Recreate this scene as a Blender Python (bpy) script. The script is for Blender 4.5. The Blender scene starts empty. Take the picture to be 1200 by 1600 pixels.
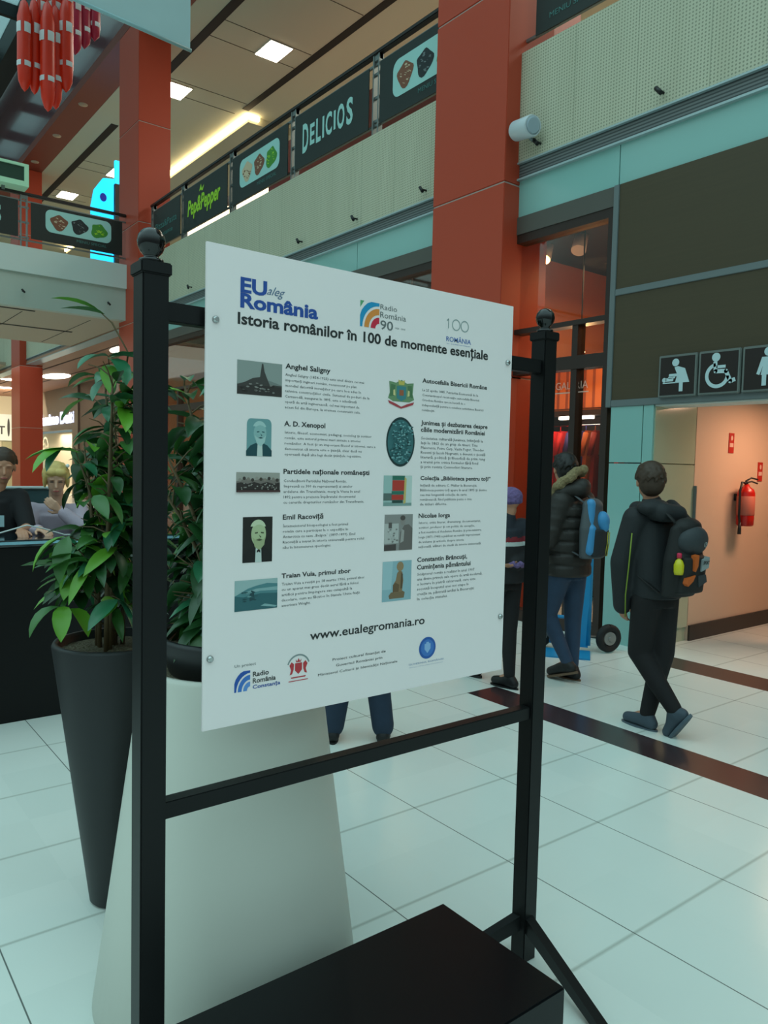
import bpy, bmesh, math, random
from mathutils import Vector, Matrix, noise
from math import sin, cos, pi, radians, sqrt
sc = bpy.context.scene
C = sc.collection
V = Vector
# ------------------------------------------------------------------ camera, world, light, exposure
YAW, PITCH, ROLL, FPX, EYE = radians(37.875), radians(-3.454), radians(1.334), 1190.8, 1.62
fw = V((sin(YAW)*cos(PITCH), cos(YAW)*cos(PITCH), sin(PITCH)))
rt = fw.cross(V((0, 0, 1))).normalized(); up = rt.cross(fw)
r2 = rt*cos(ROLL) + up*sin(ROLL); u2 = up*cos(ROLL) - rt*sin(ROLL)
cam = bpy.data.cameras.new('camera'); co = bpy.data.objects.new('camera', cam); C.objects.link(co)
m = Matrix((r2, u2, -fw)).transposed().to_4x4(); m.translation = (0, 0, EYE); co.matrix_world = m
cam.sensor_fit = 'VERTICAL'; cam.sensor_height = 32; cam.lens = FPX/1600*32; cam.clip_end = 200; cam.clip_start = .05
sc.camera = co
sc.view_settings.view_transform = 'Standard'; sc.view_settings.look = 'None'
sc.view_settings.gamma = 1; sc.view_settings.use_curve_mapping = False
sc.view_settings.exposure = 0.68
w = bpy.data.worlds.new('sky'); sc.world = w; w.use_nodes = True
nt = w.node_tree; nt.nodes.clear()
tc = nt.nodes.new('ShaderNodeTexCoord'); sx = nt.nodes.new('ShaderNodeSeparateXYZ')
cr = nt.nodes.new('ShaderNodeValToRGB'); bg = nt.nodes.new('ShaderNodeBackground'); wo = nt.nodes.new('ShaderNodeOutputWorld')
nt.links.new(tc.outputs['Generated'], sx.inputs[0]); nt.links.new(sx.outputs['Z'], cr.inputs[0])
nt.links.new(cr.outputs[0], bg.inputs[0]); nt.links.new(bg.outputs[0], wo.inputs[0])
cr.color_ramp.elements[0].position = 0.0; cr.color_ramp.elements[0].color = (.10, .13, .125, 1)
cr.color_ramp.elements[1].position = .75; cr.color_ramp.elements[1].color = (.62, .97, .99, 1)
e = cr.color_ramp.elements.new(.25); e.color = (.19, .265, .26, 1)
bg.inputs[1].default_value = 1.0
def area(name, loc, rot, sx_, sy_, power, col):
    l = bpy.data.lights.new(name, 'AREA'); l.shape = 'RECTANGLE'; l.size = sx_; l.size_y = sy_; l.energy = power; l.color = col
    o = bpy.data.objects.new(name, l); C.objects.link(o); o.location = loc; o.rotation_euler = rot; return o
def point(name, loc, power, col, r=.05):
    l = bpy.data.lights.new(name, 'POINT'); l.energy = power; l.color = col; l.shadow_soft_size = r
    o = bpy.data.objects.new(name, l); C.objects.link(o); o.location = loc; return o
WARM = (1, .56, .27); CREAM = (1, .96, .80)
area('upper_gallery_fill', (11.6, 11, 10.7), (0, 0, 0), 3.6, 18, 640, CREAM)  # added fill without a fixture, lifts the gallery ceiling by bounce
area('upper_gallery_far_fill', (11.6, 31, 10.7), (0, 0, 0), 3.6, 16, 440, CREAM)  # same added fill for the far part of the gallery
area('ground_arcade_light', (4.0, 24, 4.6), (0, 0, 0), 5, 10, 45, CREAM)
area('corridor_light', (7.7, 3.05, 2.38), (0, 0, 0), .7, .3, 19, (1, .56, .36))
area('end_arcade_fill', (7.7, 37.5, 4.5), (radians(55), 0, 0), 2.5, 2, 170, (1, .88, .62))  # added fill tilted at the end wall, which is too dark without it
for y_ in (5.1, 8.2, 11.0, 14.0):
    area('shop_light', (7.9, y_, 4.0), (0, 0, 0), 1.6, 1.2, 26, WARM)
area('garment_fill', (7.6, 6.0, 2.9), (0, radians(25), 0), .2, 1.6, 9, (1, .7, .5))  # added fill that brightens the hanging garments, not a shelf lamp
# ------------------------------------------------------------------ materials
def lin(c):
    if isinstance(c, str):
        c = tuple(int(c[i:i+2], 16)/255 for i in (0, 2, 4))
    return tuple(x/12.92 if x <= .04045 else ((x+.055)/1.055)**2.4 for x in c) + (1,)
MATS = {}
def mat(name, col, rough=.6, metal=0, emit=0, spec=.5, var=0, scale=8, bump=0, alpha=None, stretch=None, coat=0):
    if name in MATS: return MATS[name]
    m = bpy.data.materials.new(name); m.use_nodes = True; n = m.node_tree.nodes; L = m.node_tree.links
    b = n['Principled BSDF']; c = lin(col)
    b.inputs['Base Color'].default_value = c; b.inputs['Roughness'].default_value = rough
    b.inputs['Metallic'].default_value = metal; b.inputs['Specular IOR Level'].default_value = spec
    if coat: b.inputs['Coat Weight'].default_value = coat; b.inputs['Coat Roughness'].default_value = .08
    if emit:
        b.inputs['Emission Color'].default_value = c; b.inputs['Emission Strength'].default_value = emit
    if var or bump:
        t = n.new('ShaderNodeTexCoord'); no = n.new('ShaderNodeTexNoise'); no.inputs['Scale'].default_value = scale
        no.inputs['Detail'].default_value = 4
        mp = n.new('ShaderNodeMapping'); L.new(t.outputs['Object'], mp.inputs[0]); L.new(mp.outputs[0], no.inputs['Vector'])
        if stretch: mp.inputs['Scale'].default_value = stretch
        if var:
            mx = n.new('ShaderNodeMixRGB'); mx.inputs[1].default_value = tuple(max(0, x*(1-var)) for x in c[:3])+(1,)
            mx.inputs[2].default_value = tuple(min(1, x*(1+var)) for x in c[:3])+(1,)
            L.new(no.outputs[0], mx.inputs[0]); L.new(mx.outputs[0], b.inputs['Base Color'])
        if bump:
            bp = n.new('ShaderNodeBump'); bp.inputs['Strength'].default_value = bump; bp.inputs['Distance'].default_value = .02
            L.new(no.outputs[0], bp.inputs['Height']); L.new(bp.outputs[0], b.inputs['Normal'])
    MATS[name] = m; return m
def glass(name, tint=(.9, .95, .93), gloss=.12):
    m = bpy.data.materials.new(name); m.use_nodes = True; n = m.node_tree.nodes; L = m.node_tree.links; n.clear()
    o = n.new('ShaderNodeOutputMaterial'); mx = n.new('ShaderNodeMixShader'); t = n.new('ShaderNodeBsdfTransparent'); g = n.new('ShaderNodeBsdfGlossy')
    fr = n.new('ShaderNodeFresnel'); fr.inputs[0].default_value = 1.45
    ma = n.new('ShaderNodeMath'); ma.operation = 'MULTIPLY'; ma.inputs[1].default_value = gloss*8
    L.new(fr.outputs[0], ma.inputs[0]); L.new(ma.outputs[0], mx.inputs[0])
    t.inputs[0].default_value = tint+(1,); g.inputs['Roughness'].default_value = .03
    L.new(t.outputs[0], mx.inputs[1]); L.new(g.outputs[0], mx.inputs[2]); L.new(mx.outputs[0], o.inputs[0])
    MATS[name] = m; return m
def mathn(n, L, op, a, b=None, c=None):
    x = n.new('ShaderNodeMath'); x.operation = op
    for i, v in enumerate((a, b, c)):
        if v is None: continue
        if isinstance(v, (int, float)): x.inputs[i].default_value = v
        else: L.new(v, x.inputs[i])
    return x.outputs[0]
# ------------------------------------------------------------------ mesh builder
class MB:
    def __init__(s): s.v = []; s.f = []; s.m = []; s.sm = []
    def add(s, vs, fs, mi=0, smooth=False):
        o = len(s.v); s.v += [tuple(p) for p in vs]
        for f in fs: s.f.append([i+o for i in f]); s.m.append(mi); s.sm.append(smooth)
        return s
    def box(s, x0, x1, y0, y1, z0, z1, mi=0):
        x0, x1 = sorted((x0, x1)); y0, y1 = sorted((y0, y1)); z0, z1 = sorted((z0, z1))
        vs = [(x0,y0,z0),(x1,y0,z0),(x1,y1,z0),(x0,y1,z0),(x0,y0,z1),(x1,y0,z1),(x1,y1,z1),(x0,y1,z1)]
        return s.add(vs, [(0,3,2,1),(4,5,6,7),(0,1,5,4),(1,2,6,5),(2,3,7,6),(3,0,4,7)], mi)
    def tube(s, pts, rad, n=10, mi=0, smooth=True, cap=True, flat=1.0):
        pts = [V(p) for p in pts]
        if isinstance(rad, (int, float)): rad = [rad]*len(pts)
        rings = []; prev = None
        for i, p in enumerate(pts):
            d = (pts[min(i+1, len(pts)-1)] - pts[max(i-1, 0)]).normalized()
            if prev is None:
                a = d.cross(V((0, 0, 1)));
                if a.length < .05: a = d.cross(V((0, 1, 0)))
                a.normalize()
            else:
                a = prev - d*prev.dot(d); a.normalize()
            prev = a; b = d.cross(a)
            rings.append([p + a*(cos(2*pi*k/n)*rad[i]) + b*(sin(2*pi*k/n)*rad[i]*flat) for k in range(n)])
        vs = [q for r in rings for q in r]; fs = []
        for i in range(len(pts)-1):
            for k in range(n):
                fs.append((i*n+k, i*n+(k+1) % n, (i+1)*n+(k+1) % n, (i+1)*n+k))
        s.add(vs, fs, mi, smooth)
        if cap:
            o = len(s.v)-len(vs)
            s.f.append([o+k for k in reversed(range(n))]); s.m.append(mi); s.sm.append(False)
            s.f.append([o+(len(pts)-1)*n+k for k in range(n)]); s.m.append(mi); s.sm.append(False)
        return s
    def lathe(s, prof, c=(0, 0, 0), n=32, mi=0, smooth=True):
        vs = []; fs = []
        for r, z in prof:
            for k in range(n): vs.append((c[0]+r*cos(2*pi*k/n), c[1]+r*sin(2*pi*k/n), c[2]+z))
        for i in range(len(prof)-1):
            for k in range(n): fs.append((i*n+k, i*n+(k+1) % n, (i+1)*n+(k+1) % n, (i+1)*n+k))
        return s.add(vs, fs, mi, smooth)
    def ell(s, c, r, n=16, mi=0, M=None):
        c = V(c); r = (r, r, r) if isinstance(r, (int, float)) else r
        vs = []; fs = []; h = n//2
        for i in range(h+1):
            t = pi*i/h
            for k in range(n):
                p = V((sin(t)*cos(2*pi*k/n)*r[0], sin(t)*sin(2*pi*k/n)*r[1], cos(t)*r[2]))
                if M: p = M @ p
                vs.append(c+p)
        for i in range(h):
            for k in range(n): fs.append((i*n+k, (i+1)*n+k, (i+1)*n+(k+1) % n, i*n+(k+1) % n))
        return s.add(vs, fs, mi, True)
    def poly(s, pts, o, ux, uy, thick=0, mi=0):     # flat polygon (extruded to the back by thick)
        o = V(o); ux = V(ux); uy = V(uy); nrm = ux.cross(uy)
        a = [o+ux*p[0]+uy*p[1] for p in pts]; n = len(a)
        if not thick: return s.add(a, [tuple(range(n))], mi)
        b = [p-nrm*thick for p in a]
        fs = [tuple(range(n)), tuple(range(2*n-1, n-1, -1))] + [(i, n+i, n+(i+1) % n, (i+1) % n) for i in range(n)]
        return s.add(a+b, fs, mi)
    def build(s, name, mats, parent=None, bevel=0, **k):
        me = bpy.data.meshes.new(name)
        if parent is not None: org = world_org(parent)
        else:
            xs = [p[0] for p in s.v]; ys = [p[1] for p in s.v]; zs = [p[2] for p in s.v]
            org = V(((min(xs)+max(xs))/2, (min(ys)+max(ys))/2, min(zs)))
        me.from_pydata([V(p)-org for p in s.v], [], s.f)
        if not isinstance(mats, (list, tuple)): mats = [mats]
        for q in mats: me.materials.append(q)
        me.polygons.foreach_set('material_index', s.m); me.polygons.foreach_set('use_smooth', s.sm)
        if bevel:
            bm = bmesh.new(); bm.from_mesh(me)
            bmesh.ops.remove_doubles(bm, verts=bm.verts, dist=1e-5)
            ed = [e for e in bm.edges if len(e.link_faces) == 2 and e.calc_face_angle(0) > .6]
            bmesh.ops.bevel(bm, geom=ed, offset=bevel, segments=2, affect='EDGES', clamp_overlap=True)
            bm.to_mesh(me); bm.free()
        me.update()
        o = bpy.data.objects.new(name, me); C.objects.link(o)
        if parent is not None: o.parent = parent
        else: o.location = org
        return tag(o, **k)
def world_org(o):
    p = V((0, 0, 0))
    while o is not None: p += o.location; o = o.parent
    return p
def tag(o, label=None, cat=None, group=None, kind=None):
    if label: o['label'] = label
    if cat: o['category'] = cat
    if group: o['group'] = group
    if kind: o['kind'] = kind
    return o
def thing(name, label, cat, loc, group=None):
    o = bpy.data.objects.new(name, None); o.empty_display_size = .1; C.objects.link(o); o.location = loc
    return tag(o, label, cat, group)
def struct(name, mb, mats, parent=None, bevel=0):
    return mb.build(name, mats, parent, bevel, kind=None if parent else 'structure')
def copy_tree(o, parent=None):
    c = o.copy(); C.objects.link(c); c.parent = parent
    for ch in list(o.children): copy_tree(ch, c)
    return c
def relabel(o, label, **k):
    o['label'] = label
    return tag(o, **k)
# text: returns list of verts / faces in 2d, glyph mesh filled
def glyphs(txt, bold=0, res=3, shear=0):
    cu = bpy.data.curves.new('t', 'FONT'); cu.body = txt; cu.size = 1; cu.offset = bold; cu.resolution_u = res; cu.shear = shear
    cu.dimensions = '2D'; cu.fill_mode = 'BOTH' if False else 'FRONT' if False else 'BOTH'
    o = bpy.data.objects.new('t', cu); C.objects.link(o)
    dg = bpy.context.evaluated_depsgraph_get(); me = bpy.data.meshes.new_from_object(o.evaluated_get(dg))
    vs = [(v.co.x, v.co.y) for v in me.vertices]; fs = [tuple(p.vertices) for p in me.polygons]
    bpy.data.objects.remove(o); bpy.data.curves.remove(cu); bpy.data.meshes.remove(me)
    return vs, fs
def text(mb, txt, o, ux, uy, width=None, size=None, mi=0, bold=0, height=None, res=3, shear=0, align='L', lift=0.0, thick=0, wave=None):
    vs, fs = glyphs(txt, bold, res, shear)
    if not vs: return
    x0 = min(v[0] for v in vs); x1 = max(v[0] for v in vs); y0 = min(v[1] for v in vs); y1 = max(v[1] for v in vs)
    s = size if size else (width/(x1-x0) if width else height/(y1-y0))
    sx_ = width/(x1-x0) if width else s; sy_ = height/(y1-y0) if height else s
    yb = y0 if height else 0
    xo = 0 if align == 'L' else (-(x1-x0)*sx_/2 if align == 'C' else -(x1-x0)*sx_)
    o = V(o); ux = V(ux); uy = V(uy); n = ux.cross(uy)
    P = []
    for x, y in vs:
        X = (x-x0)*sx_+xo; Y = (y-yb)*sy_
        if wave: Y += wave(X)
        P.append(o+ux*X+uy*Y+n*lift)
    mb.add(P, fs, mi)
    if thick:
        cnt = {}
        for f in fs:
            for i in range(len(f)):
                a, b = f[i], f[(i+1) % len(f)]; cnt.setdefault((min(a, b), max(a, b)), []).append((a, b))
        side = [e[0] for e in cnt.values() if len(e) == 1]
        Q = P+[p-n*thick for p in P]; k = len(P)
        mb.add(Q, [(a, b, b+k, a+k) for a, b in side], mi)
def disc(cx, cy, rx, ry=None, n=28, a0=0, a1=2*pi):
    ry = rx if ry is None else ry
    return [(cx+rx*cos(a0+(a1-a0)*i/n), cy+ry*sin(a0+(a1-a0)*i/n)) for i in range(n)]
def rrect(x0, y0, x1, y1, r, n=5):
    o = []
    for cx, cy, a in ((x1-r, y1-r, 0), (x0+r, y1-r, pi/2), (x0+r, y0+r, pi), (x1-r, y0+r, 1.5*pi)):
        o += [(cx+r*cos(a+pi/2*i/n), cy+r*sin(a+pi/2*i/n)) for i in range(n+1)]
    return o
def strip(mb, pts, wd, o, ux, uy, mi=0):
    for i in range(len(pts)-1):
        a = V(pts[i]+(0,)); b = V(pts[i+1]+(0,)); d = (b-a).normalized(); n = V((-d.y, d.x, 0))*wd/2
        mb.poly([(a-n)[:2], (b-n)[:2], (b+n)[:2], (a+n)[:2]], o, ux, uy, mi=mi)
# organic forms: capsules and ellipsoids fused by a voxel remesh, baked into one mesh
def blob(name, prims, mt, voxel=.01, parent=None, smooth=4, mats_by=None, **k):
    mb = MB()
    for p in prims:
        if p[0] == 'c':      # capsule a, ra, b, rb, flat
            a, ra, b, rb = V(p[1]), p[2], V(p[3]), p[4]
            mb.ell(a, ra, 14); mb.ell(b, rb, 14)
            if (b-a).length > 1e-4: mb.tube([a, b], [ra, rb], 14)
        elif p[0] == 'e':    # ellipsoid c, (rx,ry,rz), M
            mb.ell(p[1], p[2], 18, M=p[3] if len(p) > 3 else None)
        elif p[0] == 'f':    # flattened capsule along frame: a,(rx,ry) -> b,(rx,ry) with axes X,Y
            a, ra, b, rb, X, Y = V(p[1]), p[2], V(p[3]), p[4], V(p[5]), V(p[6])
            n = 20; vs = []; fs = []
            for c_, r_, in ((a, ra), (a.lerp(b, .5), ((ra[0]+rb[0])/2, (ra[1]+rb[1])/2)), (b, rb)):
                for q in range(n): vs.append(c_+X*(cos(2*pi*q/n)*r_[0])+Y*(sin(2*pi*q/n)*r_[1]))
            for i in range(2):
                for q in range(n): fs.append((i*n+q, i*n+(q+1) % n, (i+1)*n+(q+1) % n, (i+1)*n+q))
            fs.append(tuple(range(n))[::-1]); fs.append(tuple(range(2*n, 3*n)))
            mb.add(vs, fs)
    me = bpy.data.meshes.new(name)
    org = world_org(parent) if parent is not None else V((0, 0, 0))
    me.from_pydata([V(q)-org for q in mb.v], [], mb.f); me.update()
    o = bpy.data.objects.new(name, me); C.objects.link(o)
    r = o.modifiers.new('r', 'REMESH'); r.mode = 'VOXEL'; r.voxel_size = voxel; r.use_smooth_shade = True
    s_ = o.modifiers.new('s', 'SMOOTH'); s_.iterations = smooth; s_.factor = .5
    dg = bpy.context.evaluated_depsgraph_get()
    nm = bpy.data.meshes.new_from_object(o.evaluated_get(dg)); o.modifiers.clear(); o.data = nm; bpy.data.meshes.remove(me)
    nm.materials.clear()
    for q in (mt if isinstance(mt, (list, tuple)) else [mt]): nm.materials.append(q)
    for p in nm.polygons: p.use_smooth = True; p.material_index = 0
    if mats_by:
        for p in nm.polygons: p.material_index = mats_by(p.center+org)
    nm.name = name
    if parent is not None: o.parent = parent
    return tag(o, **k)
BLACK = mat('black_powder_coat', '0d0e0f', .42, spec=.28)
# ------------------------------------------------------------------ materials of the setting
def floor_mat():
    m = bpy.data.materials.new('pale_porcelain_tiles'); m.use_nodes = True; n = m.node_tree.nodes; L = m.node_tree.links
    b = n['Principled BSDF']; g = n.new('ShaderNodeNewGeometry'); s = n.new('ShaderNodeSeparateXYZ'); L.new(g.outputs['Position'], s.inputs[0])
    x, y = s.outputs['X'], s.outputs['Y']
    def line(c, o, hw, soft):
        u = mathn(n, L, 'MULTIPLY_ADD', c, 1/.6, -o/.6+100.5)
        f = mathn(n, L, 'FRACT', u); d = mathn(n, L, 'ABSOLUTE', mathn(n, L, 'SUBTRACT', f, .5))
        t = n.new('ShaderNodeMapRange'); t.inputs[1].default_value = hw/.6; t.inputs[2].default_value = (hw+soft)/.6
        t.inputs[3].default_value = 1; t.inputs[4].default_value = 0; L.new(d, t.inputs[0]); return t.outputs[0], u
    lx, ux = line(x, 1.712, .0016, .0015); ly, uy = line(y, 1.482, .0012, .0100)
    cx = n.new('ShaderNodeCombineXYZ'); L.new(mathn(n, L, 'FLOOR', ux), cx.inputs[0]); L.new(mathn(n, L, 'FLOOR', uy), cx.inputs[1])
    wn = n.new('ShaderNodeTexWhiteNoise'); L.new(cx.outputs[0], wn.inputs['Vector'])
    no = n.new('ShaderNodeTexNoise'); no.inputs['Scale'].default_value = 3; no.inputs['Detail'].default_value = 5; L.new(g.outputs['Position'], no.inputs['Vector'])
    v = mathn(n, L, 'ADD', mathn(n, L, 'MULTIPLY', wn.outputs[0], .5), mathn(n, L, 'MULTIPLY', no.outputs[0], .5))
    a = n.new('ShaderNodeMixRGB'); a.inputs[1].default_value = lin('d8ddd7'); a.inputs[2].default_value = lin('e3e6e0'); L.new(v, a.inputs[0])
    q = n.new('ShaderNodeMixRGB'); q.inputs[2].default_value = lin('a9ada4'); L.new(a.outputs[0], q.inputs[1]); L.new(mathn(n, L, 'MULTIPLY', ly, .75), q.inputs[0])
    p = n.new('ShaderNodeMixRGB'); p.inputs[2].default_value = lin('4a4f4c'); L.new(q.outputs[0], p.inputs[1]); L.new(mathn(n, L, 'MULTIPLY', lx, .9), p.inputs[0])
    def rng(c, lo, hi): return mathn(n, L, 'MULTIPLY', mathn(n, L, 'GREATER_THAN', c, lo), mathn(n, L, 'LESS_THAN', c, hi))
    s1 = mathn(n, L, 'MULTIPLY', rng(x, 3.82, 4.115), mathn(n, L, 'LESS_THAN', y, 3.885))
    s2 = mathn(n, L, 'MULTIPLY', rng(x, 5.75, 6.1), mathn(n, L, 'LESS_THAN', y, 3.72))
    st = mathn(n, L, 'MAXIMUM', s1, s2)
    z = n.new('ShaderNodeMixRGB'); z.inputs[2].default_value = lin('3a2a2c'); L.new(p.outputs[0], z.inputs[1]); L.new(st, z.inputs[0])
    L.new(z.outputs[0], b.inputs['Base Color']); b.inputs['Roughness'].default_value = .22; b.inputs['Specular IOR Level'].default_value = .55
    return m
def perf_mat():
    m = bpy.data.materials.new('perforated_cream_cladding'); m.use_nodes = True; n = m.node_tree.nodes; L = m.node_tree.links
    b = n['Principled BSDF']; g = n.new('ShaderNodeNewGeometry'); s = n.new('ShaderNodeSeparateXYZ'); L.new(g.outputs['Position'], s.inputs[0])
    c = mathn(n, L, 'ADD', s.outputs['Y'], s.outputs['X']); z = s.outputs['Z']
    k = 2*pi/.062
    d = mathn(n, L, 'MULTIPLY', mathn(n, L, 'SINE', mathn(n, L, 'MULTIPLY', mathn(n, L, 'ADD', c, z), k)), mathn(n, L, 'SINE', mathn(n, L, 'MULTIPLY', mathn(n, L, 'SUBTRACT', c, z), k)))
    hole = mathn(n, L, 'GREATER_THAN', d, .42)
    f = mathn(n, L, 'FRACT', mathn(n, L, 'MULTIPLY_ADD', c, 1/.705, 20.3)); seam = mathn(n, L, 'LESS_THAN', f, .012)
    no = n.new('ShaderNodeTexNoise'); no.inputs['Scale'].default_value = 1.5
    mp = n.new('ShaderNodeMapping'); mp.inputs['Scale'].default_value = (1, 3, .15); L.new(g.outputs['Position'], mp.inputs[0]); L.new(mp.outputs[0], no.inputs['Vector'])
    a = n.new('ShaderNodeMixRGB'); a.inputs[1].default_value = lin('b7b59c'); a.inputs[2].default_value = lin('c8c7b0'); L.new(no.outputs[0], a.inputs[0])
    q = n.new('ShaderNodeMixRGB'); q.inputs[2].default_value = lin('8c8f7a'); L.new(a.outputs[0], q.inputs[1]); L.new(mathn(n, L, 'MAXIMUM', hole, mathn(n, L, 'MULTIPLY', seam, .6)), q.inputs[0])
    L.new(q.outputs[0], b.inputs['Base Color']); b.inputs['Roughness'].default_value = .55
    return m
def stripes_mat(name, c1, c2, pitch, axis='Z', duty=.5, rough=.5):
    m = bpy.data.materials.new(name); m.use_nodes = True; n = m.node_tree.nodes; L = m.node_tree.links
    b = n['Principled BSDF']; g = n.new('ShaderNodeNewGeometry'); s = n.new('ShaderNodeSeparateXYZ'); L.new(g.outputs['Position'], s.inputs[0])
    f = mathn(n, L, 'FRACT', mathn(n, L, 'MULTIPLY_ADD', s.outputs[axis], 1/pitch, 50)); h = mathn(n, L, 'LESS_THAN', f, duty)
    q = n.new('ShaderNodeMixRGB'); q.inputs[1].default_value = lin(c1); q.inputs[2].default_value = lin(c2); L.new(h, q.inputs[0])
    L.new(q.outputs[0], b.inputs['Base Color']); b.inputs['Roughness'].default_value = rough; return m
FLOOR = floor_mat(); PERF = perf_mat()
LOUVRE = stripes_mat('grey_louvre', '6e7474', '3f4546', .03, 'Z', .45)
ORANGE = mat('orange_panel', 'b5462f', .42, spec=.3)
SEAM = mat('pale_joint', 'b9aca4', .5)
DARKWOOD = mat('dark_wenge_cladding', '463b25', .5, var=.14, scale=3, stretch=(1, .35, 22))
GREYM = mat('grey_metal', '6f797a', .4, metal=.3)
CYANG = mat('back_painted_glass', '88b9b3', .12, coat=.5)
GREENG = mat('pale_green_wall_glass', 'a9b39a', .12, coat=.5)
BAND = mat('dark_grey_band', '54524c', .5)
WHITEP = mat('white_plaster', 'd3d8d2', .7)
CEIL = mat('gallery_ceiling_paint', 'bdbda8', .8)
LCEIL = mat('arcade_ceiling_paint', 'b3a48f', .7)
RUST = mat('rust_soffit', '7a3526', .5)
BROWNF = mat('dark_shop_frame', '2c1d16', .45)
DK = mat('near_black', '0e0f10', .5)
SLOT = mat('ceiling_slot_black', '100f0d', .7)
LAMP = mat('lamp_diffuser', 'fff3dc', emit=9)
LEDM = mat('led_strip', 'ffe2a8', emit=7)
WLAMP = mat('warm_lamp', 'ffb070', emit=14)
CHROME = mat('brushed_steel', 'b8bcbc', .25, metal=1)
PANE = glass('window_pane', (.9, .93, .9), .06)
# ------------------------------------------------------------------ floor
struct('floor', MB().box(-12, 16, -6, 50, -.2, 0), FLOOR)
# ------------------------------------------------------------------ right facade (plane x = 6.1)
XF = 6.1
struct('wall_right', MB().box(XF, XF+.3, -3, 42, 4.83, 5.95), PERF)
struct('trim_1', MB().box(XF+.02, XF+.28, -3, 42, 4.665, 4.815), LOUVRE)
struct('trim_2', MB().box(XF-.015, XF+.3, -3, 42, 4.815, 4.832).box(XF-.015, XF+.3, -3, 42, 4.645, 4.665), mat('pale_metal_edge', 'a9bcbf', .35, metal=.3))
mb = MB()
yy = 17.4
for y0, y1 in ((-3, 4.43), (4.44, 8.6), (8.61, 12.9), (12.91, 17.4)): mb.box(XF+.03, XF+.28, y0, y1, 4.27, 4.645)
struct('wall_right', mb, CYANG)
struct('wall_right', MB().box(XF, XF+.3, -3, 4.40, 3.31, 4.27).box(XF, XF+.3, -3, 4.40, 2.285, 3.25), DARKWOOD)
struct('trim_3', MB().box(XF-.012, XF+.3, -3, 4.40, 3.25, 3.31).box(XF-.012, XF+.32, 4.40, 4.46, 2.22, 4.27).box(XF-.012, XF+.3, -3, 4.40, 2.222, 2.285), GREYM, bevel=.004)
# band above shop windows, shop window frames
struct('trim_4', MB().box(XF+.01, XF+.28, 4.46, 17.4, 4.09, 4.27), BAND)
def shopwin(n, y0, y1, mull, label):
    mb = MB()
    mb.box(XF+.02, XF+.16, y0, y0+.07, 0, 4.09).box(XF+.02, XF+.16, y1-.07, y1, 0, 4.09)
    mb.box(XF+.02, XF+.16, y0+.07, y1-.07, 4.0, 4.09).box(XF+.02, XF+.16, y0+.07, y1-.07, 2.62, 2.75).box(XF+.02, XF+.16, y0+.07, y1-.07, 3.05, 3.10).box(XF+.02, XF+.16, y0+.07, y1-.07, 0, .12)
    for q in mull: mb.box(XF+.03, XF+.15, q-.035, q+.035, .12, 3.05)
    o = struct('window_%d' % n, mb, BROWNF)
    MB().box(XF+.085, XF+.095, y0+.07, y1-.07, .12, 2.62).box(XF+.085, XF+.095, y0+.07, y1-.07, 2.75, 4.0).build('pane', PANE, o)
    return o
w1 = shopwin(1, 4.46, 5.76, (4.88,), '')
w2 = shopwin(2, 6.7, 17.4, (8.3, 9.9, 11.5, 13.1, 14.7, 16.2), '')
struct('wall_right', MB().box(XF+.02, XF+.3, 5.74, 6.74, 0, 4.27), BAND)
# corner strip of corridor and corridor
struct('wall_right', MB().box(XF+.0, XF+.3, 4.06, 4.40, 0, 1.695).box(XF+.0, XF+.3, 4.06, 4.40, 1.705, 2.222).box(XF+.0, XF+.02, 3.95, 4.05, 0, 2.222), CYANG)
CW = 3.94
struct('wall_corridor', MB().box(XF+.02, 6.80, CW, CW+.12, .14, 1.695).box(XF+.02, 6.80, CW, CW+.12, 1.705, 2.6).box(XF+.02, 6.8, CW+.02, CW+.1, 0, 2.6), GREENG)
BEIGE = mat('beige_corridor_wall', 'd0b49c', .6)
struct('wall_corridor', MB().box(6.81, 12, CW, CW+.12, 0, 2.6)  , BEIGE)
struct('wall_corridor', MB().box(12, 12.1, .22, CW, 0, 2.6), BEIGE)
struct('baseboard_corridor', MB().box(6.82, 12, CW-.02, CW, 0, .15), mat('dark_baseboard', '2a2220', .4))
struct('wall_corridor', MB().box(XF+.02, 12, .1, .22, 0, 2.6), BEIGE)
struct('wall_right', MB().box(XF, XF+.3, -3, .22, 0, 2.222), DARKWOOD)
struct('ceiling_corridor', MB().box(XF+.3, 12, .2, CW, 2.5, 2.6).box(XF+.01, XF+.31, .2, CW, 2.21, 2.222), WHITEP)
mb = MB().box(6.80, 6.815, CW-.03, CW-.005, .7, 1.5)
struct('trim_5', mb, GREYM)
# shop interior
SW = mat('shop_plaster', 'b07848', .7); SD = mat('shop_dark_ceiling', '2b1d15', .8)
struct('wall_shop', MB().box(9.6, 9.7, 4.5, 17.4, 0, 4.6).box(XF+.3, 9.6, 17.3, 17.4, 0, 4.6).box(6.85, 9.6, 4.5, 4.56, 0, 4.6).box(XF+.3, 6.85, 4.5, 4.56, 2.6, 4.6), SW)
struct('wall_shop', MB().box(7.3, 9.6, 6.9, 7.0, 0, 4.42), mat('shop_orange_wall', 'c98250', .6))
struct('ceiling_shop', MB().box(XF+.3, 9.7, 4.46, 17.4, 4.42, 4.6), SD)
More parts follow.
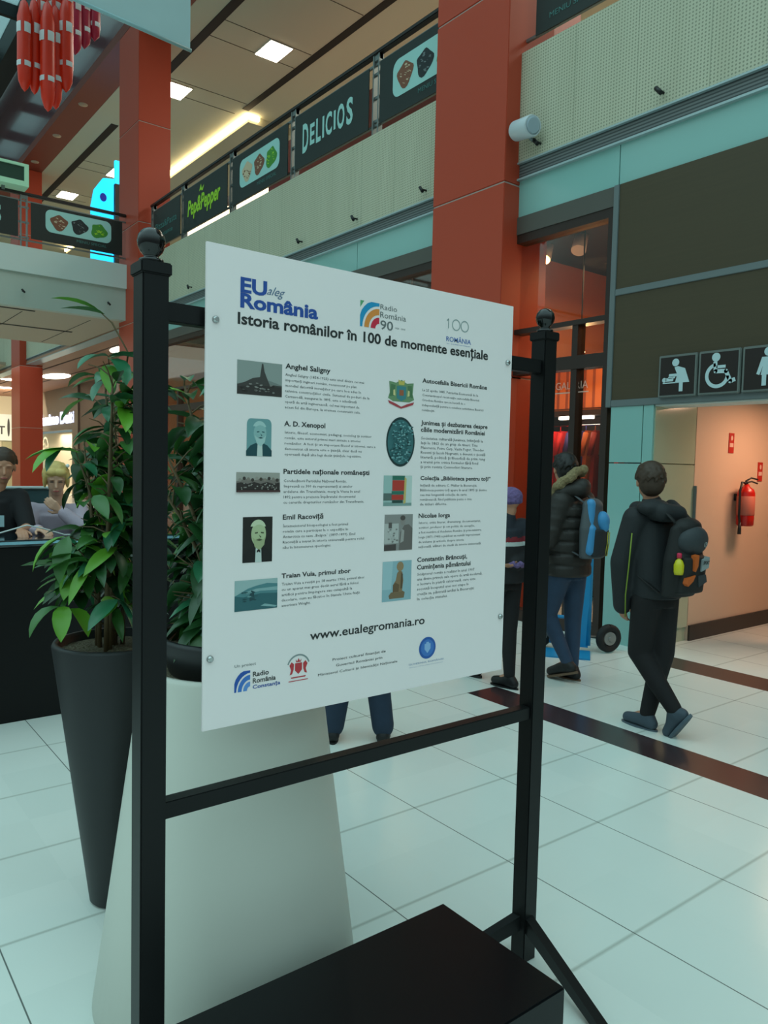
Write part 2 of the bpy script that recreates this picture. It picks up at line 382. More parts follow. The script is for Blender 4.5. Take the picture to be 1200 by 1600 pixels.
# ------------------------------------------------------------------ upper gallery
struct('floor_upper', MB().box(XF+.3, 14, -3, 42, 5.6, 5.85), mat('upper_floor_stone', '9a978c', .4))
mb = MB().box(6.62, 14.1, -3, 42, 10.9, 11.1)
struct('ceiling', mb, CEIL)
struct('trim_6', MB().box(5.9, 6.6, -3, 42, 10.88, 11.1), RUST)
struct('wall_upper', MB().box(5.9, 6.0, -3, 42, 11.1, 14.3), mat('plum_gloss_fascia', '6a3b44', .18, coat=.6))
UW = mat('upper_back_wall', '82705c', .7)
struct('wall_upper', MB().box(13.9, 14, -3, 42, 5.85, 10.9).box(XF+.3, 14, 41.9, 42, 5.6, 10.9), UW)
mb = MB()
mb.box(7.16, 7.36, -3, 21.2, 10.885, 10.9)
mb.box(7.16, 7.36, 21.9, 30.5, 10.885, 10.9)
mb.box(9.52, 9.70, -3, 18.7, 10.885, 10.9)
struct('trim_7', mb, SLOT)
mb = MB()
for yc in (12.6, 13.3, 15.3, 16.05, 18.4, 19.1, 25.1, 25.8, 28.4, 29.1):
    mb.box(7.37, 9.5 if yc < 20 else 8.6, yc-.008, yc+.008, 10.893, 10.9)
struct('trim_8', mb, mat('thin_ceiling_joint', '4f4a3e', .8))
# low box with cove lighting
struct('trim_9', MB().box(9.80, 11.6, 18.9, 36, 10.70, 10.78), CEIL)
t = thing('cove_light', 'long bright cove lighting strip on the upper gallery ceiling', 'light', (9.8, 27, 10.7))
MB().box(9.72, 9.80, 18.9, 36, 10.78, 10.88).box(9.72, 10.1, 18.82, 18.9, 10.78, 10.88).build('led_strip', LEDM, t)
MB().box(9.8, 11.6, 18.9, 36, 10.78, 10.9).build('housing', CEIL, t)
LPOS = [(8.75, 15.68, 'large square ceiling light nearest on the upper gallery ceiling, above the slogan banner'),
        (7.78, 18.9, 'square ceiling light beside the rear orange pillar on its right side'),
        (8.55, 25.45, 'square ceiling light next to the glowing blue panel, upper gallery'),
        (7.85, 28.7, 'square ceiling light just above the railing of the bridge, furthest left')]
for i, (x, y, lb) in enumerate(LPOS):
    if i == 0:
        t0 = thing('ceiling_light', lb, 'ceiling light', (x, y, 10.86), 'square lights on the upper gallery ceiling')
        MB().box(x-.27, x+.27, y-.36, y+.36, 10.862, 10.872).build('diffuser', LAMP, t0)
        MB().box(x-.29, x+.29, y-.38, y+.38, 10.872, 10.9).build('frame', WHITEP, t0)
    else:
        c = copy_tree(t0); c.location = (x, y, 10.86); c['label'] = lb
for i, (y, lb) in enumerate(((18.0, 'small round downlight in the rust soffit, nearest to the rear orange pillar'), (21.2, 'small round downlight in the rust soffit, second from the rear orange pillar'),
                             (23.7, 'small round downlight in the rust soffit, third from the rear orange pillar'), (26.2, 'small round downlight in the rust soffit at its far end'))):
    if i == 0:
        d0 = thing('downlight', lb, 'downlight', (6.2, y, 10.86), 'downlights in the rust soffit')
        MB().lathe([(.0, 0), (.11, 0), (.12, .02)], (6.2, y, 10.862), 20).build('rim', mat('dull_rim', 'a08a78', .4), d0)
    else:
        c = copy_tree(d0); c.location = (6.2, y, 10.86); c['label'] = lb
# ------------------------------------------------------------------ pillars
def pillar(x0, x1, y0, y1, zt, seams, lb):
    t = thing('pillar', lb, 'pillar', ((x0+x1)/2, (y0+y1)/2, 0), 'orange clad square pillars along the facade')
    zs = [0]+seams+[zt]; mb = MB(); sb = MB()
    for a, b in zip(zs[:-1], zs[1:]):
        mb.box(x0, x1, y0, y1, a+.008, b-.008)
    for s_ in seams: sb.box(x0+.01, x1-.01, y0+.01, y1-.01, s_-.012, s_+.012)
    mb.build('cladding', ORANGE, t, bevel=.006); sb.build('joint', SEAM, t); return t
pillar(5.9, 6.6, 5.68, 6.80, 10.88, [2.6, 4.6, 6.6, 8.7], 'wide orange pillar in the middle, behind the top corner of the info panel')
pillar(5.9, 6.6, 16.3, 17.5, 10.88, [2.6, 4.6, 6.68, 8.76], 'orange pillar behind the left black post, where bridge and facade meet')
pillar(5.9, 6.6, 27.0, 28.2, 10.88, [2.6, 4.6, 6.7, 8.8], 'furthest dark red pillar, at left behind the two women')
# ------------------------------------------------------------------ bridge at y = 17
struct('wall_back', MB().box(-12, 5.95, 17, 17.2, 5.38, 5.9), mat('white_bridge_fascia', 'c9d3ce', .6))
mb = MB(); mb.add([(-12, 17.03, 5.38), (5.95, 17.03, 5.38), (5.95, 17.12, 4.72), (-12, 17.12, 4.72)], [(0, 3, 2, 1)])
mb.add([(-12, 17.2, 5.38), (5.95, 17.2, 5.38), (5.95, 17.2, 4.72), (-12, 17.2, 4.72)], [(0, 1, 2, 3)])
struct('wall_back', MB().box(-12, 5.95, 17.06, 17.25, 4.70, 5.38), mat('pale_fascia', 'aeb8ae', .6))
struct('ceiling_bridge', MB().box(-12, 6.1, 17.25, 22, 4.70, 4.8), LCEIL)
struct('floor_bridge', MB().box(-12, 6.1, 17.2, 22, 5.6, 5.85), LCEIL)
struct('wall_back', MB().box(-12, 6.1, 21.9, 22.0, 4.8, 5.6), LCEIL)
struct('ceiling_arcade', MB().box(6.1, 14, 17.4, 42, 4.66, 4.75), mat('reddish_arcade_ceiling', 'a87a62', .6))
mb = MB(); mb.box(-12, 4.1, 17.35, 17.42, 4.69, 4.70).box(-12, 5.45, 19.5, 19.6, 4.69, 4.70)
for x in (3.9, 5.3): mb.box(x-.008, x+.008, 17.6, 21.8, 4.695, 4.70)
struct('trim_10', mb, SLOT)
mb = MB()
for x in (6.9, 8.0): mb.box(x-.03, x+.03, 17.5, 40, 4.65, 4.66)
struct('trim_11', mb, mat('brown_joint', '4a3026', .8))
# far shops on the ground floor
struct('wall_far', MB().box(9.25, 9.4, 17.5, 33.0, 0, 4.66), mat('dark_brown_shopfront', '3a241a', .5))
struct('wall_far', MB().box(9.25, 9.4, 33.0, 41.8, 2.85, 4.66).box(9.2, 9.4, 32.2, 33.0, 0, 4.66), mat('taupe_shop_fascia', '5b5148', .5))
CREAMW = mat('cream_shop_wall', 'd8cdb4', .7)
struct('wall_far', MB().box(10.2, 10.3, 33, 41.8, 0, 2.85), CREAMW)
struct('wall_end', MB().box(-12, XF+3.2, 41.9, 42, 0, 5.6), CREAMW)
area('far_shop_light', (9.8, 36, 2.8), (0, 0, 0), .5, 5, 60, (1, .87, .7))
area('end_shop_light', (4.5, 40, 4.4), (0, 0, 0), 5, 1.5, 90, (1, .88, .68))
# ceiling lamps of the arcade
for i, (x, y, sx_, sy_, lb) in enumerate(((7.75, 29.8, .42, 1.0, 'bright oval ceiling lamp in the arcade, right beside the far dark red pillar'),
        (6.95, 32.6, .5, .3, 'long ceiling lamp at the far left edge, upper one'), (7.4, 36.6, .5, .3, 'long ceiling lamp at the far left edge, lower one'),
        (9.0, 24.2, .12, .8, 'slim ceiling lamp in the arcade seen through the top leaves'), (7.3, 21.0, .35, .9, 'dim flat ceiling lamp in the reddish arcade ceiling above the sign letters'))):
    zc = 4.655 if x > 6.1 else 4.895
    t = thing('arcade_lamp', lb, 'ceiling lamp', (x, y, zc), 'lamps on the arcade ceiling')
    MB().poly(disc(0, 0, sx_, sy_), (x, y, zc-.03), (1, 0, 0), (0, -1, 0), .02).build('diffuser', LAMP, t)
    MB().poly(disc(0, 0, sx_*1.05, sy_*1.05), (x, y, zc-.01), (1, 0, 0), (0, -1, 0), .01).build('rim', WHITEP, t)
struct('ceiling_far', MB().box(-12, 6.1, 30, 41.9, 4.9, 5.0), LCEIL)
# ------------------------------------------------------------------ roof edge
RB = mat('black_roof_steel', '0a0c0d', .5)
struct('trim_12', MB().box(5.25, 5.75, 10, 42, 13.6, 14.3), RB)
mb = MB()
for y in range(12, 42, 3): mb.box(-6, 5.3, y, y+.14, 13.9, 14.25)
for x in (4.0, 2.6, 1.2, -.2): mb.box(x, x+.14, 10, 42, 13.95, 14.2)
struct('trim_13', mb, RB)
struct('window_3', MB().box(-6, 5.25, 12, 42, 14.22, 14.24), glass('roof_glass', (.85, .97, .98), .08))
# ------------------------------------------------------------------ railings and banners of the upper floor
MET = mat('railing_metal', '7d8584', .35, metal=.6); RWOOD = mat('dark_handrail', '1c1512', .4)
BAN = mat('dark_banner_cloth', '15201d', .5); TEALW = mat('pale_teal_print', '9fd0cb', .5); LIME = mat('lime_print', '9bcf1c', .5)
GREENP = mat('leaf_print', '3f8a2a', .6); BRNP = mat('brown_food_print', '7a4a34', .6); DKP = mat('dark_food_print', '1a2326', .6); CREAMP = mat('cream_food_print', 'c7b496', .6)
def railing(o, u, L_, posts, lb, N):
    """o start point at deck level, u direction, N towards atrium"""
    o = V(o); u = V(u); N = V(N)
    t = thing('railing', lb, 'railing', o+u*(L_/2))
    def bar(mb, a, b, z0, z1, d0, d1):
        P = [o+u*a+N*d0, o+u*b+N*d1]; xs = sorted((P[0].x, P[1].x)); ys = sorted((P[0].y, P[1].y))
        mb.box(xs[0], xs[1], ys[0], ys[1], o.z+z0, o.z+z1)
    mb = MB(); bar(mb, 0, L_, 1.05, 1.11, -.06, .03); mb.build('handrail', RWOOD, t, bevel=.012)
    mb = MB(); bar(mb, 0, L_, .93, .96, -.04, -.01); bar(mb, 0, L_, .15, .18, -.04, -.01); mb.build('rail', MET, t)
    for p in posts:
        mb = MB(); bar(mb, p-.07, p-.045, 0, 1.05, -.05, .02); bar(mb, p+.045, p+.07, 0, 1.05, -.05, .02); bar(mb, p-.07, p+.07, .98, 1.05, -.04, .01)
        for z in (.2, .5, .8): bar(mb, p-.1, p+.1, z, z+.035, -.035, -.005)
        mb.build('post', MET, t)
    return t
YP = [4.3-2.08, 4.3, 6.3, 8.27, 10.35, 12.42, 14.5, 16.1]
railing((6.15, -3, 5.93), (0, 1, 0), 19.2, [3+y for y in YP], 'metal railing with dark handrail along the upper floor above the cream cladding', (-1, 0, 0))
railing((-12, 17.05, 5.88), (1, 0, 0), 17.9, [12+x for x in (-2.4, -.3, 1.75, 3.82)], 'metal railing with dark handrail across the bridge at the left', (0, -1, 0))
def banner(o, ux, w_, h_, kind, lb):
    t = thing('railing_banner', lb, 'banner', o, 'food court banners on the railings')
    ux = V(ux); uz = V((0, 0, 1)); o = V(o); n = ux.cross(uz)
    mb = MB(); mb.poly([(0, 0), (w_, 0), (w_, h_), (0, h_)], o, ux, uz, .012); mb.build('cloth', BAN, t)
    q = o+n*.004
    if kind == 'delicios':
        mb = MB(); x = .22
        for i, ch in enumerate('DELICIOS'):
            big = (.42, .30, .34, .30, .32, .26, .34, .36)[i]; wd = (.17, .13, .13, .05, .17, .05, .19, .16)[i]
            text(mb, ch, q+ux*x+uz*(.26-big/2+.13), ux, uz, width=wd*.95, height=big, bold=.03); x += wd+.035
        mb.build('lettering', TEALW, t, label='pale teal hand drawn capital letters')
    elif kind == 'pep':
        mb = MB()
        text(mb, 'Pep&Pepper', q+ux*.2+uz*.16, ux, uz, width=1.42, height=.38, bold=.03, shear=.2)
        mb.poly([(.72, .60), (.80, .72), (.84, .62)], q, ux, uz).poly([(.80, .60), (.94, .68), (.88, .58)], q, ux, uz)
        mb.build('lettering', LIME, t, label='lime green script lettering')
    elif kind == 'dim':
        mb = MB(); text(mb, 'Pizza&Pasta', q+ux*.12+uz*.35, ux, uz, width=1.1, height=.13); text(mb, 'Ristorante', q+ux*.12+uz*.18, ux, uz, width=.9, height=.09)
        mb.build('lettering', mat('dull_teal_print', '3f7672', .6), t)
    else:
        mb = MB(); x0, x1 = .28, w_-.24
        mb.poly(rrect(x0, .2, x1, .66, .12), q, ux, uz); mb.build('printed_tray', TEALW, t, label='pale oblong tray printed on the banner')
        rnd = random.Random(int(kind[-1])); W_ = (x1-x0)
        cols = [(BRNP, CREAMP), (DKP, GREYM), (GREENP, LIME)] if kind != 'tray2' else [(CREAMP, BRNP), (BRNP, CREAMP), (GREENP, LIME)]
        for k in range(3):
            cx = x0+W_*(.2+.3*k); mb = MB(); q2 = q+n*.002
            pts = [(cx+cos(a)*W_*.125*(1+.18*sin(3*a+k)), .42+sin(a)*.15*(1+.12*cos(4*a+k))) for a in [2*pi*i/24 for i in range(24)]]
            mb.poly(pts, q2, ux, uz, mi=0)
            for j in range(16):
                a = rnd.random()*6.28; r_ = rnd.random()**.5; px, pz = cx+cos(a)*r_*W_*.10, .42+sin(a)*r_*.12
                s_ = rnd.uniform(.012, .03); b_ = rnd.random()*3
                mb.poly([(px+s_*cos(b_+g), pz+s_*.5*sin(g)) for g in (0, 1, 2, 3, 4, 5)], q2+n*(.001+.0002*j), ux, uz, mi=1)
            mb.build('printed_food', list(cols[k]), t)
        mb = MB(); text(mb, 'MENIU SPECIAL', q+ux*(x1-.1)+uz*.10, ux, uz, width=.62, height=.055, align='R'); mb.build('lettering', mat('dull_teal_print', '3f7672', .6), t)
    return t
DY = (0, -1, 0)
zb = 6.05
banner((6.1, 15.95, zb), DY, 1.38, .78, 'dim', 'dim dark banner with small teal lettering, furthest along the facade railing')
banner((6.1, 14.40, zb), DY, 1.88, .78, 'pep', 'dark banner with lime green script lettering on the facade railing')
banner((6.1, 12.32, zb), DY, 1.86, .78, 'tray2', 'dark banner with a food tray print, directly left of the pale capital letter banner')
banner((6.1, 10.24, zb), DY, 1.86, .78, 'delicios', 'dark banner with pale teal capital letters on the facade railing')
banner((6.1, 8.14, zb), DY, 1.74, .78, 'tray1', 'dark banner with a food tray print, cut off by the wide orange pillar')
banner((6.1, 5.50, zb), DY, 1.14, .78, 'tray3', 'dark banner on the railing right of the wide orange pillar, at the top edge')
banner((3.94, 17.0, 6.08), (1, 0, 0), 1.86, .72, 'tray4', 'dark banner with a food tray print on the bridge railing')
banner((1.88, 17.0, 6.08), (1, 0, 0), 1.82, .72, 'delicios', 'dark banner at the left edge of the bridge railing, ending in a pale letter S')
# things on the upper floor
BLUE = mat('lit_blue_panel', '1fb4ec', emit=1.1)
t = thing('blue_display', 'glowing blue rounded display panel on the upper floor behind the bridge railing', 'display', (6.4, 21.2, 5.85))
mb = MB(); mb.poly([(0, 0), (.78, 0), (.78, 3.35), (.3, 3.28), (.08, 2.95), (0, 2.5)], (6.42, 21.2, 5.85), (1, 0, 0), (0, 0, 1), .12)
mb.build('panel', BLUE, t)
mb = MB(); mb.poly(disc(0, 0, .09, .11), (6.72, 21.19, 8.62), (1, 0, 0), (0, 0, 1)); mb.build('printed_mark', mat('violet_print', '4a3aa8', .5), t)
t = thing('blue_display', 'narrow tall glowing blue panel touching the rear orange pillar on its left', 'display', (7.1, 20.6, 5.85))
mb = MB().box(6.84, 7.35, 20.6, 20.7, 8.85, 9.45); mb.build('panel', BLUE, t); MB().box(6.84, 6.95, 20.6, 20.72, 5.85, 8.85).build('stand', DK, t)
MB().box(6.98, 7.35, 20.6, 20.7, 5.9, 8.8).build('panel', BLUE, t)
for i, (y0, y1, z0, z1) in enumerate(((18.7, 21.4, 7.95, 8.3), (16.5, 18.3, 7.95, 8.3))):
    t = thing('lit_food_counter', ('brightly lit food counter front seen under the lime script banner', 'lit food counter front seen under the food tray banner left of the capital letters')[i], 'food counter', (9.0, (y0+y1)/2, 5.85), 'lit food counters on the upper floor')  # food counter whose canopy front glows as a bright strip
    MB().box(9.1, 9.9, y0-.05, y1+.05, 5.85, 7.0).box(9.6, 9.9, y0-.05, y1+.05, 7.0, 7.9).box(9.05, 9.9, y0-.05, y1+.05, z1, z1+.25).box(9.05, 9.9, y0-.05, y1+.05, 7.85, z0).build('body', DK, t)
    MB().box(9.02, 9.8, y0, y1, z0, z1).build('lit_front', mat('lit_counter_front', 'ffe0b0', emit=3), t)
t = thing('food_kiosk', 'dark red food kiosk fascia seen below the capital letter banner', 'kiosk', (9.4, 12.5, 5.85))
MB().box(9.0, 9.9, 8.0, 16.3, 7.4, 8.9).build('fascia', mat('kiosk_red', '7a2c18', .5), t)
MB().box(9.2, 9.9, 8.0, 16.3, 5.85, 6.9).build('counter', DK, t)
MB().box(9.7, 9.9, 8.0, 16.3, 6.9, 7.4).build('back', DK, t)
GRN = mat('green_sign_border', '8fc0a0', .5, emit=.15)
t = thing('green_sign_box', 'green bordered dark sign box above the bridge railing at the left edge', 'sign', (2.2, 16.6, 6.95))
MB().box(1.2, 3.86, 16.8, 17.3, 7.03, 7.13).box(1.2, 3.86, 16.8, 17.3, 7.42, 7.47).box(3.78, 3.86, 16.8, 17.3, 7.13, 7.42).build('frame', GRN, t)
MB().box(1.2, 3.78, 16.84, 17.3, 7.13, 7.42).build('panel', mat('dark_green_panel', '0f3a2a', .4), t)
MB().box(2.0, 2.06, 17.0, 17.06, 6.9, 7.03).box(3.4, 3.46, 17.0, 17.06, 6.95, 7.03).build('bracket', MET, t)
# shop name letters of the far shops
GLOW = mat('lit_white_letters', 'dfe6ff', emit=.9)
mb = MB(); text(mb, 'Massimo Dutti', (9.2, 38.6, 3.10), DY, (0, 0, 1), width=5.9, height=.52, bold=.04, thick=.04)
mb.build('shop_sign_letters', GLOW, None, label='lit white shop name letters on the taupe fascia beside the far dark red pillar', cat='shop sign')
t = thing('shop_signboard', 'pale signboard with dark letters at the far left edge above the women', 'sign', (7.8, 41.7, 2.5))
MB().box(6.7, 8.72, 41.7, 41.8, 2.45, 3.75).build('board', mat('pale_sign', 'ccd2c8', emit=.25), t)
mb = MB(); text(mb, 'SPORT', (8.42, 41.68, 2.75), (1, 0, 0), (0, 0, 1), width=1.5, height=.42, bold=.02, align='R'); mb.poly(disc(8.58, 3.1, .06, .45), (0, 41.68, 0), (1, 0, 0), (0, 0, 1)); mb.build('lettering', mat('dark_letter', '3a3a38', .5), t)
struct('wall_end', MB().box(8.3, 9.2, 41.75, 41.85, 0, 2.4), mat('sage_panel', '9a9678', .6))
t = thing('shop_emblem', 'pale round shop emblem on the glass beside the far dark red pillar', 'emblem', (9.25, 37.6, 1.9))
mb = MB()
for k in range(24):
    a, b = 2*pi*k/24, 2*pi*(k+1)/24
    mb.poly([(.42*cos(a), .42*sin(a)), (.50*cos(a), .50*sin(a)), (.50*cos(b), .50*sin(b)), (.42*cos(b), .42*sin(b))], (9.24, 37.4, 2.1), DY, (0, 0, 1), .01)
strip(mb, [(-.35, .12), (-.1, .2), (.1, .0), (.35, .08)], .07, (9.24, 37.4, 2.1), DY, (0, 0, 1)); strip(mb, [(-.35, -.1), (-.1, 0), (.1, -.2), (.35, -.1)], .07, (9.24, 37.4, 2.1), DY, (0, 0, 1))
mb.build('ring', mat('pale_emblem', 'f0e6d2', .5), t)
# small spotlights / studs along the cladding bottom
names = ['first small black spotlight on the cream cladding, nearest the right edge', 'small black spotlight on the cream cladding above the dark wood wall', 'small black spotlight on the cladding right below the white speaker',
 'small black spotlight on the cladding next to the left side of the wide orange pillar', 'small black spotlight on the cladding, second left of the wide orange pillar', 'small black spotlight on the cladding, third left of the wide orange pillar',
 'small black spotlight on the cladding, fourth left of the wide pillar', 'small black spotlight on the cladding, fifth left of the wide pillar', 'small black spotlight on the cladding just right of the left black post', 'small black spotlight on the cladding hidden next to the rear pillar']
proto = None
for i, y in enumerate((2.58, 3.99, 5.38, 7.16, 8.58, 9.99, 11.4, 12.7, 13.98)):
    if proto is None:
        proto = thing('cladding_spotlight', names[i], 'spotlight', (XF, y, 4.94), 'small spotlights on the cream cladding')
        MB().tube([(XF, y, 4.94), (XF-.07, y, 4.94)], .012, 8).build('arm', DK, proto)
        MB().tube([(XF-.075, y+.03, 4.97), (XF-.085, y-.03, 4.905)], .02, 10).build('head', DK, proto)
    else:
        c = copy_tree(proto); c.location = (XF, y, 4.94); c['label'] = names[i]
for i, x in enumerate((1.9, 3.78, 5.5)):
    c = copy_tree(proto); c.rotation_euler = (0, 0, pi/2); c.location = (x, 17.03, 5.0+.0*i)
    c['label'] = ('small spotlight on the bridge fascia at the far left', 'small spotlight on the white bridge fascia, left of the top leaf', 'small spotlight on the white bridge fascia, right of the top leaf')[i]; c['group'] = 'small spotlights on the bridge fascia'
t = thing('wall_speaker', 'white wall speaker mounted on cream cladding right beside the wide orange pillar', 'speaker', (6.0, 5.45, 5.1))
WPL = mat('white_plastic', 'c6d0d6', .4)
mb = MB(); a = V((5.97, 5.62, 5.10)); d = V((-.08, -.40, -.07)).normalized()
mb.tube([a, a+d*.03, a+d*.29, a+d*.31], [.08, .10, .105, .098], 20); mb.build('housing', WPL, t)
MB().tube([(6.1, 5.42, 4.95), (6.0, 5.42, 4.97), (5.97, 5.46, 5.03)], .018, 8).build('bracket', GREYM, t)
mb = MB(); e_ = a+d*.312; mb.tube([e_, e_+d*.012], [.085, .07], 20); mb.build('front_cover', mat('pale_grille', '9fb0bb', .5), t)
# restroom pictogram signs
SGN = mat('sign_brown_black', '1f1410', .4); SGW = mat('sign_white', 'bcd4d8', .5); SGF = mat('sign_clear_frame', '6f7672', .3)
def sign(y1, kind, lb):
    z0, z1, wd = 2.275, 2.64, .36; t = thing('restroom_sign', lb, 'sign', (6.05, y1-wd/2, z0), 'pictogram signs above the corridor')
    MB().box(6.05, 6.09, y1-wd, y1, z0, z1).build('plate', SGF, t, bevel=.006)
    MB().box(6.046, 6.05, y1-wd+.02, y1-.02, z0+.02, z1-.02).build('panel', SGN, t)
    o = V((6.044, y1, z0)); ux = V(DY); uz = V((0, 0, 1)); mb = MB()
    P = lambda pts: mb.poly(pts, o, ux, uz)
    if kind == 'baby':
        P(disc(.165, .295, .033)); P([(.155, .255), (.19, .262), (.255, .24), (.30, .12), (.165, .12), (.185, .19)]); P([(.205, .12), (.24, .12), (.24, .045), (.205, .045)])
        P(rrect(.105, .175, .185, .20, .010)); P([(.05, .118), (.17, .118), (.17, .128), (.05, .128)]); P(disc(.062, .150, .02)); P(rrect(.075, .135, .15, .165, .012)); P(rrect(.10, .16, .165, .178, .008))
    elif kind == 'wheel':
        P(disc(.155, .305, .036))
        for k in range(22):
            a, b = radians(100)+radians(255)*k/22, radians(100)+radians(255)*(k+1)/22
            P([(.17+.075*cos(a), .155+.075*sin(a)), (.17+.105*cos(a), .155+.105*sin(a)), (.17+.105*cos(b), .155+.105*sin(b)), (.17+.075*cos(b), .155+.075*sin(b))])
        strip(mb, [(.15, .27), (.155, .19), (.245, .185), (.285, .10), (.325, .115)], .034, o, ux, uz); strip(mb, [(.16, .225), (.24, .225)], .024, o, ux, uz)
        P(disc(.155, .19, .017)); P(disc(.245, .185, .017)); P(disc(.285, .10, .017))
    else:
        P(disc(.21, .31, .035)); P([(.16, .27), (.26, .27), (.30, .14), (.275, .13), (.25, .20), (.265, .13), (.155, .13), (.17, .20), (.145, .13), (.12, .14)]); P([(.165, .13), (.2, .13), (.2, .045), (.165, .045)]); P([(.22, .13), (.255, .13), (.255, .045), (.22, .045)])
    mb.build('pictogram', SGW, t)
sign(3.885, 'baby', 'square dark sign with a baby changing pictogram, leftmost of the restroom signs')
sign(3.51, 'wheel', 'square dark sign with a wheelchair pictogram, between the two other restroom signs')
sign(3.135, 'woman', 'square dark sign with a standing figure pictogram, cut off by the right edge')
# corridor: extinguisher, notices
t = thing('fire_extinguisher', 'red fire extinguisher hanging on the beige corridor wall', 'fire extinguisher', (7.60, 3.83, 1.1)); RED = mat('extinguisher_red', 'b8180e', .3)
cx, cy = 7.60, 3.83
MB().lathe([(0, 0), (.07, 0), (.082, .015), (.084, .09), (.084, .33), (.07, .37), (.035, .395), (.025, .42), (0, .42)], (cx, cy, 1.1), 24).build('cylinder', RED, t)
MB().lathe([(.085, .11), (.0865, .112), (.0865, .30), (.085, .302)], (cx, cy, 1.1), 24).build('paper_label', [mat('faded_label', 'c06a58', .6)], t)
MB().tube([(cx, cy, 1.51), (cx, cy, 1.56)], .016, 10).tube([(cx-.01, cy, 1.555), (cx+.05, cy-.02, 1.585), (cx+.12, cy-.05, 1.57)], .009, 8).tube([(cx-.01, cy, 1.535), (cx+.06, cy-.02, 1.55), (cx+.12, cy-.05, 1.53)], .008, 8).build('handle', DK, t)
MB().tube([(cx-.02, cy, 1.53), (cx-.09, cy, 1.54), (cx-.125, cy, 1.45), (cx-.12, cy, 1.2), (cx-.10, cy, 1.12)], .012, 8).tube([(cx-.10, cy, 1.14), (cx-.10, cy, 1.02)], [.014, .02], 8).build('hose', DK, t)
MB().box(cx-.03, cx+.03, cy+.07, CW, 1.35, 1.42).build('bracket', DK, t)
for i, (x, z, lb) in enumerate(((7.46, 1.83, 'small red and white fire notice high on the corridor wall'), (8.08, 1.55, 'small red fire notice right of the extinguisher'))):
    t = thing('fire_notice', lb, 'notice', (x, CW, z), 'fire notices on the corridor wall')
    MB().box(x-.05, x+.05, CW-.006, CW, z, z+.2).build('plate', mat('notice_red', 'b0281c', .5), t)
    mb = MB().box(x-.035, x+.035, CW-.008, CW-.006, z+.06, z+.10); mb.poly(disc(x, z+.15, .02, .025), (0, CW-.008, 0), (1, 0, 0), (0, 0, 1)); mb.build('symbol', mat('notice_white', 'd8b0a0', .5), t)
# shop lights and goods
def spot(x, y, z, lb, aim=(-.5, -.2, -1), lit=True):
    t = thing('track_spotlight', lb, 'spotlight', (x, y, z), 'track spotlights in the shop')
    d = V(aim).normalized(); a = V((x, y, z+.16))
    MB().tube([(x, y, z+.05), (x, y, 4.42)], .022, 8).build('stem', WPL, t)
    MB().tube([a-V((0, 0, .02)), a+d*.26], [.078, .088], 18).build('housing', WPL, t)
    if lit: MB().tube([a+d*.262, a+d*.27], .075, 18).build('lens', WLAMP, t)
spot(7.5, 6.45, 4.28, 'white track spotlight with glowing end right of the wide pillar in the shop window')
spot(7.5, 5.92, 4.28, 'unlit white track spotlight in the shop, right of the glowing one', lit=False)
spot(7.3, 8.85, 4.1, 'track spotlight just left of the wide orange pillar above the info panel')
spot(8.2, 16.9-.8, 4.05, 'track spotlight glimpsed between the left post and the info panel, left one')
spot(8.0, 14.9, 4.05, 'track spotlight glimpsed between the left post and the info panel, right one')
t = thing('shop_lamp', 'bright round shop lamp glaring through the glass right of the right post', 'lamp', (7.3, 5.72, 3.0))
MB().ell((7.3, 5.72, 3.0), (.05, .05, .035), 16).build('bulb', mat('glaring_lamp', 'ffd0a0', emit=40), t); MB().tube([(7.3, 5.72, 3.03), (7.3, 5.72, 4.42)], .008, 6).build('cord', DK, t)
point('shop_bulb_light', (7.2, 5.6, 2.9), 14, (1, .5, .2), .06)
OSL = stripes_mat('orange_slats', 'c4703a', '8a4420', .14, 'Y', .3, .6)
struct('wall_shop', MB().box(8.0, 8.1, 4.6, 6.88, 2.42, 3.1), OSL)
t = thing('shop_shelf', 'dark shop shelving unit behind the glass, below the orange slats', 'shelf', (7.9, 5.5, 0))
MB().box(7.7, 8.1, 4.6, 6.85, 2.30, 2.36).box(7.7, 8.1, 4.6, 6.85, .25, .3).box(7.7, 8.1, 4.6, 4.64, 0, 2.4).box(7.7, 8.1, 6.81, 6.85, 0, 2.4).box(8.08, 8.1, 4.6, 6.85, 0, 2.4).build('carcass', SD, t)
MB().tube([(7.85, 4.64, 2.19), (7.85, 6.81, 2.19)], .012, 8).build('rail', CHROME, t)
MB().box(7.72, 7.78, 5.85, 6.35, 2.26, 2.295).build('lamp_strip', mat('shelf_led', 'ffe8d8', emit=9), t)
def shirt(y, col, ln, lb, cname, x=7.85):
    y = y+.3; mb = MB(); mb.add([(x-.18, y-.02, 2.11), (x+.16, y-.02, 2.11), (x+.2, y-.03, 2.11-ln), (x-.22, y-.03, 2.11-ln), (x-.18, y+.02, 2.11), (x+.16, y+.02, 2.11), (x+.2, y+.03, 2.11-ln), (x-.22, y+.03, 2.11-ln)],
        [(0, 1, 2, 3), (7, 6, 5, 4), (0, 4, 5, 1), (1, 5, 6, 2), (2, 6, 7, 3), (3, 7, 4, 0)])
    mb.tube([(x-.18, y, 2.08), (x-.26, y, 1.80)], [.035, .03], 8, smooth=True).tube([(x, y, 2.11), (x, y, 2.16), (x, y, 2.20)], .006, 6)
    return mb.build('hanging_shirt', mat(cname, col, .8), None, label=lb, cat='shirt', group='clothes on the shop rail')
